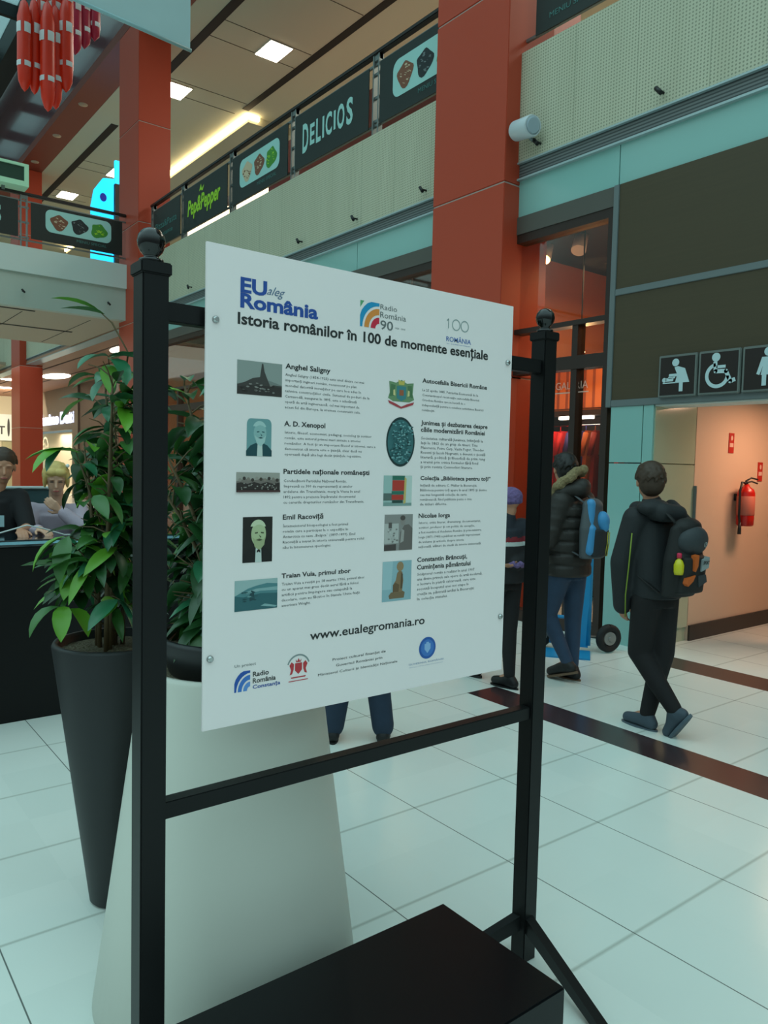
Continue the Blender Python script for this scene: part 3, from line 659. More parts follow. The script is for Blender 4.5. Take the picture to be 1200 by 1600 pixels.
sp = [(6.36, 'e01010', 1.1, 'long bright red garment'), (6.24, 'd41414', 1.0, 'bright red garment'), (6.12, 'e01818', 1.15, 'scarlet garment'), (5.98, 'c01212', .9, 'crimson garment'), (5.84, '3a3a86', .45, 'short blue violet garment'), (5.72, '42428c', .4, 'blue violet garment'),
      (5.58, 'a8551f', .7, 'orange brown garment'), (5.46, '7a1c18', .8, 'dark red garment'), (5.3, '5a3020', .7, 'brown garment'), (5.12, 'c01818', .75, 'red garment'), (4.98, '2a2a50', .7, 'navy garment')]
for i, (y, c_, l_, lb) in enumerate(sp): shirt(y, c_, l_, lb+' on the shop rail behind the glass, number %d from the pillar side' % (i+1) if False else lb+' hanging on the shop rail, '+('nearest the pillar', 'second from the pillar', 'third from the pillar', 'fourth from the pillar', 'in the middle of the rail', 'just right of the rail middle', 'right of the violet ones', 'beside the orange brown one', 'toward the right end', 'second from the right end', 'at the right end')[i], 'cloth_%d' % i)
mb = MB(); text(mb, 'GALERIA', (6.17, 5.13, 2.43), DY, (0, 0, 1), width=.40, height=.075, res=2); mb.poly([(0, 0), (.46, 0), (.46, .012), (0, .012)], (6.17, 5.18, 2.39), DY, (0, 0, 1))
mb.build('window_lettering', mat('faint_white_vinyl', 'c8a898', .5), None, label='faint pale lettering on the shop glass above the boys', cat='lettering')
# long shop beyond the pillar: goods as dim racks
for i, (y, z) in enumerate(((9.2, 1.6), (11.2, 1.5), (13.0, 1.7), (15.0, 1.6))):
    t = thing('clothes_rack', 'clothes rack deep in the dim shop, '+('first', 'second', 'third', 'last')[i]+' behind the wide orange pillar', 'rack', (8.4, y, 0), 'racks in the dim shop')
    MB().tube([(8.4, y-.6, 0), (8.4, y-.6, z), (8.4, y+.6, z), (8.4, y+.6, 0)], .018, 8).build('frame', CHROME, t)
    mb = MB()
    for k in range(9): mb.box(8.2, 8.6, y-.5+k*.12, y-.45+k*.12, z-.9+.1*((k*7) % 3), z-.05, mi=(k+i) % 3)
    mb.build('clothes', [mat('rack_cloth_red', '9a2a1c', .8), mat('rack_cloth_grey', '4a4a50', .8), mat('rack_cloth_tan', 'a0683c', .8)], t)
# hanging banner overhead and red decorations
BANW = mat('pale_hanging_banner', 'a9c6c8', .7, var=.05, scale=3)
t = thing('hanging_banner', 'pale blue grey banner hanging overhead at the top left', 'banner', (2.5, 8, 6.1))
mb = MB(); mb.add([(1.2, 8, 6.14), (3.45, 8, 6.0), (3.45, 8, 9.5), (1.2, 8, 9.5), (1.2, 8.02, 6.14), (3.45, 8.02, 6.0), (3.45, 8.02, 9.5), (1.2, 8.02, 9.5)], [(0, 1, 2, 3), (7, 6, 5, 4), (0, 4, 5, 1), (1, 5, 6, 2), (2, 6, 7, 3), (3, 7, 4, 0)])
mb.build('cloth', BANW, t)
mb = MB(); mb.tube([(2.2, 7.995, 6.085), (3.46, 7.995, 6.006)], .02, 8); MB().tube([(1.2, 8, 9.5), (3.45, 8, 9.5)], .02, 8).build('top_bar', MET, t); mb.build('weight_bar', mat('pale_bar', '8fb4b8', .4), t)
ORR = mat('orange_red_gloss', 'dc2e10', .35); MAG = mat('crimson_gloss', 'a81638', .35); WHB = mat('white_band', 'd9dde0', .5)
def cluster(cx, cy, pods, mt_, lb):
    t = thing('hanging_decoration', lb, 'decoration', (cx, cy, 5.3), 'hanging pod decorations')
    for dx, dy, z0, L_, r in pods:
        mb = MB(); mb.lathe([(0, 0), (r*.45, .04), (r*.85, L_*.12), (r, L_*.3), (r*.95, L_*.8), (r*.5, L_*.96), (.006, L_), (.006, L_+2.5)], (cx+dx, cy+dy, z0), 14)
        p = mb.build('pod', mt_, t)
        mb = MB()
        for zz, hh in ((L_*.26, .05), (L_*.62, .10)):
            mb.lathe([(r*1.01, zz), (r*1.035, zz+.004), (r*1.03, zz+hh), (r*1.0, zz+hh+.004)], (cx+dx, cy+dy, z0), 14)
        # keep only some faces of the bands so that they read as broken white marks
        keep = [i for i in range(len(mb.f)) if (i % 14) not in (2, 5, 6, 9, 12, 13)]
        mb.f = [mb.f[i] for i in keep]; mb.m = [mb.m[i] for i in keep]; mb.sm = [mb.sm[i] for i in keep]
        mb.build('white_mark', WHB, p)
rnd = random.Random(4)
cluster(2.25, 9, [(-.22, 0, 5.50, .95, .075), (-.11, .05, 5.52, 1.0, .07), (0, -.05, 5.34, 1.15, .08), (.10, .03, 5.42, 1.1, .075), (.2, 0, 5.62, 1.0, .08), (-.03, .12, 5.8, 1.0, .08), (.12, .12, 5.85, 1.0, .08), (.24, .1, 6.0, 1.0, .07)], ORR, 'cluster of orange red hanging pods with white marks, top left')
cluster(2.66, 9.8, [(-.15, 0, 6.35, .8, .08), (-.03, .05, 6.3, .85, .08), (.1, -.05, 6.42, .8, .08), (.22, .0, 6.55, .7, .08), (.34, .0, 6.68, .6, .07)], MAG, 'cluster of crimson hanging pods behind the orange red ones')
# ------------------------------------------------------------------ sign stand with info panel
PF = 1.59                       # front of the info panel
UX, UZ = V((1, 0, 0)), V((0, 0, 1))
ss = thing('sign_stand', 'black metal frame stand with two ball topped posts carrying the white history info panel', 'sign stand', (1.25, 1.625, 0))
def post(x, dz, lb=None):
    mb = MB().box(x-.029, x+.029, 1.597, 1.655, .0, 2.04+dz); p = mb.build('post', BLACK, ss, bevel=.003)
    MB().box(x-.034, x+.034, 1.592, 1.660, 2.030+dz, 2.057+dz).build('cap', BLACK, p, bevel=.003)
    MB().lathe([(0, 2.062), (.026, 2.062), (.026, 2.070), (.016, 2.073), (.0155, 2.078), (.023, 2.086), (.0285, 2.098), (.030, 2.108), (.0275, 2.121), (.019, 2.132), (.009, 2.1365), (0, 2.137)], (x, 1.626, dz-.005), 28).build('ball_finial', mat('glossy_black', '0b0b0c', .12), p)
    for ex, ey in ((-.09, -.40), (-.34 if x > 1 else .20, .10 if x > 1 else .03)):
        mb = MB(); e0 = V((ex, ey, 0)).normalized(); n0 = V((-e0.y, e0.x, 0))*.016; a = V((x, 1.626, 0))+e0*.02; b = V((x+ex, 1.626+ey, 0)); A_ = [(a-n0, .155), (a+n0, .155), (b+n0, .03), (b-n0, .03), (a-n0, .105), (a+n0, .105), (b+n0, 0), (b-n0, 0)]
        mb.add([(p.x, p.y, z) for p, z in A_], [(0, 1, 2, 3), (7, 6, 5, 4), (0, 4, 5, 1), (1, 5, 6, 2), (2, 6, 7, 3), (3, 7, 4, 0)]); mb.build('foot_brace', BLACK, ss)
post(.617, -.016); post(1.893, -.004)
MB().box(.646, 1.864, 1.608, 1.640, 1.921, 1.963).build('crossbar', BLACK, ss, bevel=.002)
MB().box(.646, 1.864, 1.606, 1.642, .816, .856).build('crossbar', BLACK, ss, bevel=.002)
BX, BZ = .727, 2.103
bd = MB().box(BX, BX+.981, PF, PF+.006, BZ-1.097, BZ).build('board', [mat('white_panel_print', 'f2e6e6', .35, spec=.5)], ss, bevel=.0008)
INK = mat('ink_black', '242627', .5); INKB = mat('ink_blue', '1d4a9c', .5); INKG = mat('ink_grey', '6b6f70', .5)
def pu(u, v): return V((BX+u, PF-.0006, BZ-.023-v+.0)) 
def ptext(name, items, mt_, lb=None):
    mb = MB()
    for it in items: text(mb, it[0], pu(it[1], it[2]), UX, UZ, **it[3])
    return mb.build(name, mt_, bd, label=lb)
def col(v): return v
ptext('printed_logo', [('EU', .083, .075, dict(width=.068, height=.035, bold=.035)), ('România', .083, .109, dict(width=.209, height=.034, bold=.035))], INKB, 'bold blue logo words')
ptext('printed_logo_script', [('aleg', .151, .076, dict(width=.048, height=.026, shear=.5))], mat('ink_slate', '4d6a8c', .5))
ptext('printed_headline', [('Istoria românilor în 100 de momente esențiale', .077, .155, dict(width=.802, height=.036, bold=.024))], INK, 'large dark headline across the panel')
# rainbow arcs of the radio logo
def arcs(name, u, v, w_, h_, cols, lb):
    mb = MB(); ms = []
    for i, c_ in enumerate(cols):
        r0 = 1.12-.34*i; r1 = r0-.24; pts = []; q = []
        for k in range(9):
            a = pi - (pi/2)*k/8; pts.append((1+r0*cos(a), r0*sin(a))); q.append((1+max(r1, 0)*cos(a), max(r1, 0)*sin(a)))
        cl = lambda p: (min(max(p[0], 0), 1)*w_, min(max(p[1], 0), 1)*h_)
        mb.poly([cl(p) for p in pts+q[::-1]], pu(u, v)-V((0, .0001*i, 0)), UX, UZ, mi=i); ms.append(mat('print_'+c_, c_, .5))
    mb.build(name, ms, bd, label=lb)
arcs('printed_radio_logo', .418, .107, .061, .065, ('0f8fc0', 'e08a3c', 'cf2440'), 'blue, orange and red quarter arcs')
mb = MB().poly([(0, .048), (.012, .065), (0, .065)], pu(.418, .107), UX, UZ); mb.build('printed_radio_logo', mat('print_green', '5aa070', .5), bd)
ptext('printed_radio_name', [('Radio', .482, .056, dict(width=.055, height=.013)), ('România', .482, .077, dict(width=.086, height=.015)), ('90', .483, .107, dict(width=.042, height=.024, bold=.01)), ('1928 - 2018', .532, .100, dict(width=.034, height=.004))], INKG)
mb = MB(); o = pu(.715, .078)
strip(mb, [(.0, .024), (.006, .03), (.006, .004)], .003, o, UX, UZ)
for cx in (.035, .068): 
    P_ = disc(cx, .016, .0145, .0145, 24); strip(mb, P_+[P_[0]], .003, o, UX, UZ)
mb.build('printed_centenary_mark', mat('ink_pale', '96a3a2', .5), bd)
ptext('printed_centenary_mark', [('ROMÂNIA', .714, .110, dict(width=.095, height=.017, bold=.01)), ('1918 - 2018 SĂRBĂTORIM ÎMPREUNĂ', .716, .117, dict(width=.09, height=.003))], mat('ink_mid_blue', '4e6fb0', .5))
HD = [('Anghel Saligny', .203, .234, .128), ('A. D. Xenopol', .202, .370, .117), ('Partidele naționale românești', .202, .484, .256), ('Emil Racoviță', .202, .594, .116), ('Traian Vuia, primul zbor', .201, .736, .204),
      ('Autocefalia Bisericii Române', .631, .231, .248), ('Junimea și dezbaterea despre', .630, .345, .256), ('căile modernizării României', .630, .364, .246), ('Colecția „Biblioteca pentru toți”', .633, .496, .272), ('Nicolae Iorga', .630, .600, .117),
      ('Constantin Brâncuși,', .629, .722, .190), ('Cumințenia pământului', .629, .743, .205)]
for t_, u, v, w_ in HD: ptext('printed_heading', [(t_, u, v, dict(width=w_, size=w_/(.53*len(t_)), bold=.022, res=2))], INK)
BODY = [(.203, .2515, .0128, .250, ['Anghel Saligny (1854-1925) este unul dintre cei mai', 'importanți ingineri români, recunoscut pe plan', 'mondial datorită inovațiilor pe care le-a adus în', 'tehnica construcțiilor civile. Sistemul de poduri de la', 'Cernavodă, inaugurat în 1895, este o adevărată', 'operă de artă inginerească, cel mai important de', 'acest fel din Europa, la vremea construirii sale.']),
 (.204, .388, .0130, .272, ['Istoric, filosof, economist, pedagog, sociolog și scriitor', 'român, este autorul primei mari sinteze a istoriei', 'românilor. A fost și un important filosof al istoriei, care a', 'demonstrat că istoria este o știință, chiar dacă nu', 'operează după alte legi decât științele repetitive.']),
 (.203, .504, .0130, .240, ['Conducătorii Partidului Național Român,', 'împreună cu 300 de reprezentanți ai satelor', 'ardelene din Transilvania, merg la Viena în anul', '1892 pentru a prezenta Împăratului documentul', 'cu cererile drepturilor românilor din Transilvania.']),
 (.203, .613, .0130, .242, ['Întemeietorul biospeologiei a fost primul', 'român care a participat la o expediție în', 'Antarctica cu nava „Belgica” (1897-1899). Emil', 'Racoviță a intrat în istoria universală pentru rolul', 'său în întemeierea speologiei.']),
 (.202, .754, .0130, .248, ['Traian Vuia a reușit pe 18 martie 1906, primul zbor', 'cu un aparat mai greu decât aerul fără a folosi', 'artificii pentru împingere sau catapultă la', 'decolare, cum au făcut-o în Statele Unite frații', 'americani Wright.']),
 (.632, .254, .0135, .235, ['La 25 aprilie 1885, Patriarhia Ecumenică de la', 'Constantinopol recunoaște autocefalia Bisericii', 'Ortodoxe Române care se bucură de o', 'independență pentru a conduce activitatea Bisericii', 'românești.']),
 (.632, .385, .0130, .248, ['Societatea culturală Junimea, înființată la', 'Iași în 1863 de un grup de tineri: Titu', 'Maiorescu, Petre Carp, Vasile Pogor, Theodor', 'Rosetti și Iacob Negruzzi, a devenit o școală', 'literară, politică și filosofică de prim rang', 'a vremii prin critica formelor fără fond', 'și prin revista Convorbiri literare.']),
 (.633, .514, .0130, .258, ['Inițiată de editura C. Müller la București,', 'Biblioteca pentru toți apare în anul 1895 și devine', 'cea mai longevivă colecție de carte', 'românească, fiind publicate peste o mie', 'de titluri diferite.']),
 (.632, .617, .0133, .243, ['Istoric, critic literar, dramaturg, documentarist,', 'scriitor, profesor și om politic de excepție,', 'a fost membru al Academiei Române și prim-ministru.', 'Iorga (1871-1940) a publicat un număr impresionant', 'de volume și articole despre istoria', 'națională, alături de studii de istorie universală.']),
 (.631, .760, .0138, .252, ['Sculptorul român a realizat în anul 1907', 'una dintre primele sale opere de artă modernă,', 'o lucrare în piatră calcaroasă, care este', 'socotită începutul unei noi etape în', 'creația sa, păstrată astăzi la București', 'în colecția statului.'])]
for u, v, dz, w_, lines in BODY:
    s_ = w_/(max(len(q) for q in lines)*.505)
    ptext('printed_paragraph', [(q, u, v+i*dz, dict(width=min(w_, s_*.505*len(q)), size=s_, res=1)) for i, q in enumerate(lines)], mat('ink_soft', '44484a', .5))
ptext('printed_address', [('www.eualegromania.ro', .285, .905, dict(width=.377, height=.030, bold=.014))], INK, 'large web address line')
ptext('printed_small_caption', [('Un proiect', .079, .940, dict(width=.056, height=.009, res=2))], INKG)
arcs('printed_station_logo', .079, .997, .041, .048, ('1f52a8', '3b74c4', '5b8fd4'), 'blue quarter arcs')
ptext('printed_station_name', [('Radio', .127, .966, dict(width=.043, height=.012, bold=.02)), ('România', .127, .982, dict(width=.062, height=.012, bold=.02))], INK)
ptext('printed_station_name', [('Constanța', .127, .998, dict(width=.075, height=.012, bold=.02))], INKB)
ptext('printed_credits', [('Proiect cultural finanțat de', .440, .962, dict(width=.172, height=.009, align='C', res=2)), ('Guvernul României prin', .440, .978, dict(width=.150, height=.009, align='C', res=2)), ('Ministerul Culturii și Identității Naționale', .439, .995, dict(width=.256, height=.009, align='C', res=2))], INK)
ptext('printed_government_name', [('GUVERNUL ROMÂNIEI', .673, 1.009, dict(width=.13, height=.006, align='C', res=2)), ('MINISTERUL CULTURII ȘI IDENTITĂȚII NAȚIONALE', .673, 1.017, dict(width=.125, height=.003, align='C', res=1))], mat('ink_faint_blue', '8796b8', .5))
# printed emblems
mb = MB(); o = pu(.675, .967)
mb.poly(disc(0, 0, .031), o, UX, UZ, mi=0); mb.poly(disc(0, 0, .024), o-V((0, .0002, 0)), UX, UZ, mi=1)
mb.poly([(-.011, .012), (.011, .012), (.011, -.003), (0, -.015), (-.011, -.003)], o-V((0, .0004, 0)), UX, UZ, mi=2); mb.poly([(-.004, .017), (.004, .017), (.006, .012), (-.006, .012)], o-V((0, .0004, 0)), UX, UZ, mi=2)
mb.build('printed_seal', [mat('seal_dark', '2457a6', .5), mat('seal_mid', '3d74bf', .5), mat('seal_pale', '8fb3de', .5)], bd, label='round blue seal')
mb = MB(); o = pu(.253, .962)
for k in range(14):
    a, b = radians(20)+radians(140)*k/14, radians(20)+radians(140)*(k+1)/14
    mb.poly([(.030*cos(a), .030*sin(a)), (.034*cos(a), .034*sin(a)), (.034*cos(b), .034*sin(b)), (.030*cos(b), .030*sin(b))], o, UX, UZ, mi=1)
mb.poly([(-.010, .012), (.010, .012), (.010, -.006), (0, -.016), (-.010, -.006)], o, UX, UZ); mb.poly([(-.008, .022), (-.004, .016), (0, .024), (.004, .016), (.008, .022), (.007, .014), (-.007, .014)], o, UX, UZ)
for s_ in (-1, 1):
    mb.poly([(s_*.013, .010), (s_*.020, .016), (s_*.026, .008), (s_*.021, -.004), (s_*.025, -.016), (s_*.018, -.014), (s_*.014, -.004)][::s_], o, UX, UZ)
mb.poly([(-.022, -.022), (.022, -.022), (.02, -.025), (-.02, -.025)], o, UX, UZ); mb.poly([(-.028, -.031), (.028, -.031), (.028, -.033), (-.028, -.033)], o, UX, UZ)
mb.build('printed_crest', [mat('crest_red', 'c0343c', .5), mat('crest_grey', '8a9494', .5)], bd, label='small red crest with supporters')
# printed pictures
def pic(name, u0, v0, u1, v1, layers, lb=None, shape=None):
    """layers: (colour, [points in 0..1 units]) drawn bottom to top"""
    w_, h_ = u1-u0, v1-v0; o = pu(u0, v1); mb = MB(); ms = []; idx = {}
    base = shape or [(0, 0), (1, 0), (1, 1), (0, 1)]
    for i, (c_, pts) in enumerate(layers):
        if pts is None: pts = base
        if c_ not in idx: idx[c_] = len(ms); ms.append(mat('print_'+c_, c_, .5))
        if sum(pts[k][0]*pts[(k+1) % len(pts)][1]-pts[(k+1) % len(pts)][0]*pts[k][1] for k in range(len(pts))) < 0: pts = pts[::-1]
        mb.poly([(p[0]*w_, p[1]*h_) for p in pts], o-V((0, .00008*i, 0)), UX, UZ, mi=idx[c_])
    return mb.build(name, ms, bd, label=lb)
rnd = random.Random(11)
def specks(n, x0, y0, x1, y1, cs, sx_, sy_):
    o = []
    for i in range(n):
        x = rnd.uniform(x0, x1); y = rnd.uniform(y0, y1); a = rnd.uniform(.5, 1)*sx_; b = rnd.uniform(.5, 1)*sy_
        o.append((rnd.choice(cs), [(max(0, min(1, x+dx*a)), max(0, min(1, y+dy*b))) for dx, dy in ((-1, -.3), (0, -1), (1, -.2), (.8, .7), (-.4, 1))]))
    return o
pic('printed_picture', .077, .226, .194, .303, [('8f9692', None), ('767c79', [(0, 0), (1, 0), (1, .35), (.75, .45), (.55, .5), (.3, .42), (0, .3)]), ('3e3a38', [(0, 0), (1, 0), (1, .33), (.72, .34), (.66, .52), (.60, .72), (.57, .95), (.54, .96), (.52, .75), (.50, .55), (.34, .50), (.16, .36), (0, .28)]), ('332c2a', [(0, 0), (1, 0), (1, .28), (.6, .3), (.3, .28), (0, .22)])]+specks(26, .1, .1, .8, .36, ['7d7a76', '8f8a84', '55504c', '2a2624'], .05, .03), 'old photo of a monument above a crowd')
def bust(bgc, skin, hairc, coat, shade, bald=False, beard=None):
    L_ = [(bgc, None)]
    L_ += [(coat, [(.0, 0), (1, 0), (1, .16), (.82, .30), (.62, .36), (.4, .36), (.16, .28), (.0, .14)])]
    L_ += [('c8cfca', [(.42, .0), (.64, .0), (.62, .34), (.44, .36)]), (skin, disc(.53, .62, .25, .27)), (skin, [(.40, .34), (.66, .34), (.66, .5), (.40, .5)])]
    L_ += [(hairc, disc(.51, .72, .27, .22, a0=.3, a1=2.9)), (skin, disc(.54, .68, .22, .15))]
    if beard: L_ += [(beard, [(.32, .56), (.42, .5), (.55, .53), (.68, .5), (.76, .56), (.72, .38), (.56, .26), (.40, .34)])]
    L_ += [(shade, [(.40, .66), (.50, .67), (.50, .64), (.40, .63)]), (shade, [(.60, .67), (.70, .66), (.70, .63), (.60, .64)]), (shade, [(.53, .62), (.58, .54), (.62, .56), (.58, .58)]), (shade, [(.44, .49), (.56, .52), (.66, .49), (.56, .47)])]
    return L_
pic('printed_portrait', .102, .357, .169, .444, bust('6f9a9d', '8fb3b2', 'a9c6c4', '16444c', '2a5158', beard='a9c4c2'), 'blue toned portrait of a bearded man', shape=rrect(.02, 0, .98, 1, .15))
pic('printed_picture', .078, .482, .192, .528, [('a39d95', None), ('7b706a', [(0, .1), (1, .1), (1, .7), (.8, .62), (.6, .7), (.4, .6), (.2, .68), (0, .55)])]+[(c_, disc(.08+.095*i, .62+.08*((i*5) % 3)/2, .035, .09)) for i, c_ in enumerate(['8f8780', '3c312d', '85786f', '3c312d', '9a9087', '44382f', '85786f', '3c312d', '857a72', '3f342f'])]+[('2f2523', [(0, 0), (1, 0), (1, .5), (.85, .42), (.7, .52), (.55, .42), (.4, .52), (.25, .42), (.1, .5), (0, .45)])]+specks(34, .05, .12, .95, .45, ['8f8780', 'a39d95', '4d403b'], .025, .05)+[('4a2c2c', [(0, 0), (1, 0), (1, .10), (0, .10)])], 'old group photo of many men')
pic('printed_portrait', .096, .586, .174, .693, bust('1c1714', 'b4bd94', 'c9cfae', '120e0e', '4b4f38', beard='a3aa80')+[('17120f', [(.47, .26), (.53, .29), (.59, .26), (.59, .21), (.53, .24), (.47, .21)])], 'sepia portrait of a moustached man in dark coat')
pic('printed_picture', .077, .734, .190, .806, [('9cb4b4', None), ('4f8086', [(0, 0), (1, 0), (1, .82), (.75, .86), (.5, .8), (.3, .72), (0, .5)]), ('87a9ab', [(.3, .55), (.6, .62), (1, .6), (1, .72), (.5, .70), (.2, .6)]), ('2f6067', [(0, 0), (1, 0), (1, .5), (.6, .54), (.2, .45), (0, .5)]), ('1d444b', [(.34, .3), (.46, .34), (.44, .62), (.38, .66), (.34, .5)]), ('86aaac', [(.6, .12), (.95, .04), (1, .08), (.7, .18)])]+specks(14, .02, .3, .5, .6, ['1d444b', '6d979a', '2b545a'], .06, .03), 'blue toned photo of an early flying machine')
pic('printed_crest', .512, .229, .605, .303, [('6f8f68', [(.05, .9), (.3, .86), (.5, .98), (.7, .86), (.95, .9), (.92, .5), (.98, .3), (.8, .2), (.2, .2), (.02, .3), (.08, .5)]), ('4f7450', [(.12, .8), (.28, .78), (.24, .4), (.08, .36)]), ('4f7450', [(.88, .8), (.72, .78), (.76, .4), (.92, .36)]), ('c9b45a', [(.4, .8), (.6, .8), (.62, .98), (.5, .92), (.38, .98)]), ('3f7f86', [(.33, .75), (.67, .75), (.67, .32), (.5, .22), (.33, .32)]), ('a05a3c', [(.42, .62), (.58, .62), (.58, .42), (.42, .42)]), ('b04048', [(.02, .22), (.3, .12), (.5, .02), (.7, .12), (.98, .22), (.94, .12), (.7, .02), (.5, -.05), (.3, .02), (.06, .12)]), ('d4c98e', [(.2, .6), (.26, .62), (.28, .4), (.2, .42)]), ('d4c98e', [(.8, .6), (.74, .62), (.72, .4), (.8, .42)])], 'coloured coat of arms with green mantle and red ribbon')
pic('printed_picture', .510, .329, .610, .461, [('1c3436', None), ('3a6c70', disc(.5, .5, .44, .45))]+[q for q in specks(150, .17, .10, .83, .9, ['5f9498', '8fb8ba', '2a5357', '1b3a3d', '74a7aa'], .045, .02)], 'oval blue green mosaic of tiny portraits', shape=disc(.5, .5, .49, .5, 40))
pic('printed_picture', .506, .485, .603, .566, [('9fbab6', None), ('7f9a96', [(0, 0), (1, 0), (1, .12), (0, .12)]), ('c2cfca', [(.75, .1), (1, .1), (1, 1), (.75, 1)]), ('5a6a66', [(0, .18), (.3, .18), (.3, .42), (0, .42)]), ('2c6b5a', [(.3, .86), (.74, .86), (.74, 1), (.3, 1)]), ('b8382c', [(.3, .5), (.74, .5), (.74, .85), (.3, .85)]), ('2c6b5a', [(.28, .38), (.72, .38), (.72, .49), (.28, .49)]), ('b8382c', [(.28, .2), (.70, .2), (.70, .37), (.28, .37)]), ('26453f', [(.3, .1), (.68, .1), (.68, .19), (.3, .19)]), ('c9b06a', [(.7, .06), (.78, .1), (.8, .9), (.73, .96)])], 'photo of stacked red and green books')
pic('printed_picture', .512, .589, .609, .686, [('8f8a88', None), ('b8b5b2', [(.0, .2), (.5, .2), (.5, .75), (0, .75)]), ('5a5250', [(.14, .62), (.26, .62), (.26, .78), (.14, .78)]), ('4a3f3e', [(0, 0), (.42, 0), (.42, .18), (0, .16)]), ('6b625f', [(.52, 0), (1, 0), (1, .6), (.86, .72), (.7, .7), (.56, .5)]), ('8d8480', disc(.64, .82, .09, .12)), ('524845', disc(.64, .90, .09, .07)), ('a39c98', [(.56, .2), (.68, .25), (.7, .55), (.6, .6)])]+specks(14, .05, .2, .5, .6, ['7d7775', 'a9a5a2', 'c9c6c3'], .05, .03), 'old photo of an elderly man at a desk')
pic('printed_picture', .509, .715, .609, .823, [('8fb0ba', None), ('a3bfc6', [(.0, .3), (.3, .3), (.35, 1), (0, 1)]), ('7a6248', [(.25, .06), (.75, .06), (.78, .2), (.7, .24), (.3, .22), (.22, .14)]), ('8a6d50', [(.40, .2), (.68, .22), (.72, .5), (.68, .72), (.58, .76), (.5, .7), (.46, .52), (.36, .4)]), ('9a7c5c', disc(.6, .86, .12, .12)), ('6a5138', [(.36, .22), (.56, .22), (.58, .4), (.44, .46), (.36, .4)]), ('5c4630', [(.62, .3), (.68, .3), (.70, .66), (.64, .7)])], 'photo of a small brown stone figure')
for u, v in ((.023, .144), (.962, .145), (.017, .908), (.965, .908)):
    p = pu(u, v)
    MB().tube([(p.x, PF, p.z), (p.x, PF-.004, p.z), (p.x, PF-.008, p.z)], [.0085, .008, .005], 16).build('screw', CHROME, bd)
# ------------------------------------------------------------------ black plinth
t = thing('plinth', 'low black display plinth on the floor in front of the sign stand', 'plinth', (1.0, 1.3, 0))
MB().box(.66, 1.487, 1.137, 1.585, .0, .345).build('body', mat('black_laminate', '090b0e', .35, spec=.22), t, bevel=.004)
# ------------------------------------------------------------------ planters
PBLK = mat('anthracite_pot', '1c1e20', .5); PWHT = mat('white_pot', 'cdcdc3', .45); SOIL = mat('pebble_soil', '6a6350', .9, var=.5, scale=90, bump=.8)
def planter(c, rb, rtp, h, mt_, lb, soil=.03, z0=0):
    t = thing('planter', lb, 'planter', (c[0], c[1], z0))
    w_ = .022
    MB().lathe([(0, 0), (rb-.012, 0), (rb, .012), (rb+(rtp-rb)*.5, h*.5), (rtp, h-.012), (rtp-.006, h), (rtp-w_+.004, h), (rtp-w_, h-.012), (rtp-w_-.004, h-soil-.01), (0, h-soil-.01)], (c[0], c[1], z0), 64).build('pot', mt_, t)
    mb = MB(); n = 40; R_ = rtp-w_-.002; rr_ = random.Random(3)
    vs = [(c[0], c[1], z0+h-soil+.005)]; fs = []
    for j in range(1, 7):
        for k in range(n): vs.append((c[0]+R_*j/6*cos(2*pi*k/n), c[1]+R_*j/6*sin(2*pi*k/n), z0+h-soil+(rr_.uniform(-.004, .006) if j < 6 else -.002)))
    for k in range(n): fs.append((0, 1+k, 1+(k+1) % n))
    for j in range(5):
        for k in range(n): fs.append((1+j*n+k, 1+(j+1)*n+k, 1+(j+1)*n+(k+1) % n, 1+j*n+(k+1) % n))
    mb.add(vs, fs, 0, True); mb.build('soil', SOIL, t); return t
P1c, P3c, PWc = (.915, 2.753), (1.30, 2.74), (1.051, 2.085)
planter(P1c, .085, .212, .97, PBLK, 'tall black tapering planter at the left with a leafy plant')
planter((PWc[0]+.005, PWc[1]+.01), .19, .222, .118, PBLK, 'black inner pot standing in the white planter, holding the darker plant', z0=.985)
planter(PWc, .401, .265, 1.02, PWHT, 'large white planter flaring out towards the floor, behind the sign stand')
# ------------------------------------------------------------------ plants
LG = [mat('leaf_dark', '1f4a22', .36), mat('leaf_mid', '346628', .38), mat('leaf_bright', '5c9626', .4), mat('leaf_blue_green', '2f6e4c', .3)]
STEM = mat('cane_bark', '5a4a2e', .7)
def leaf(mb, b, d, L_, W_, droop, mi, roll=0):
    b = V(b); d = V(d).normalized(); side = d.cross(V((0, 0, 1)))
    if side.length < .1: side = V((1, 0, 0))
    side.normalize(); side = Matrix.Rotation(roll, 3, d) @ side
    n = 7; prof = (.06, .62, .95, 1.0, .84, .52, .0); vs = []; p = b.copy(); dd = d.copy()
    for i in range(n):
        up_ = side.cross(dd).normalized(); w_ = W_*prof[i]/2
        vs += [p-side*w_+up_*w_*.35, p, p+side*w_+up_*w_*.35]
        dd = (dd+V((0, 0, -droop/n))).normalized(); p = p+dd*(L_/(n-1))
    fs = []
    for i in range(n-1):
        for k in (0, 1): fs.append((i*3+k, i*3+k+1, (i+1)*3+k+1, (i+1)*3+k))
    mb.add(vs, fs, mi, True)
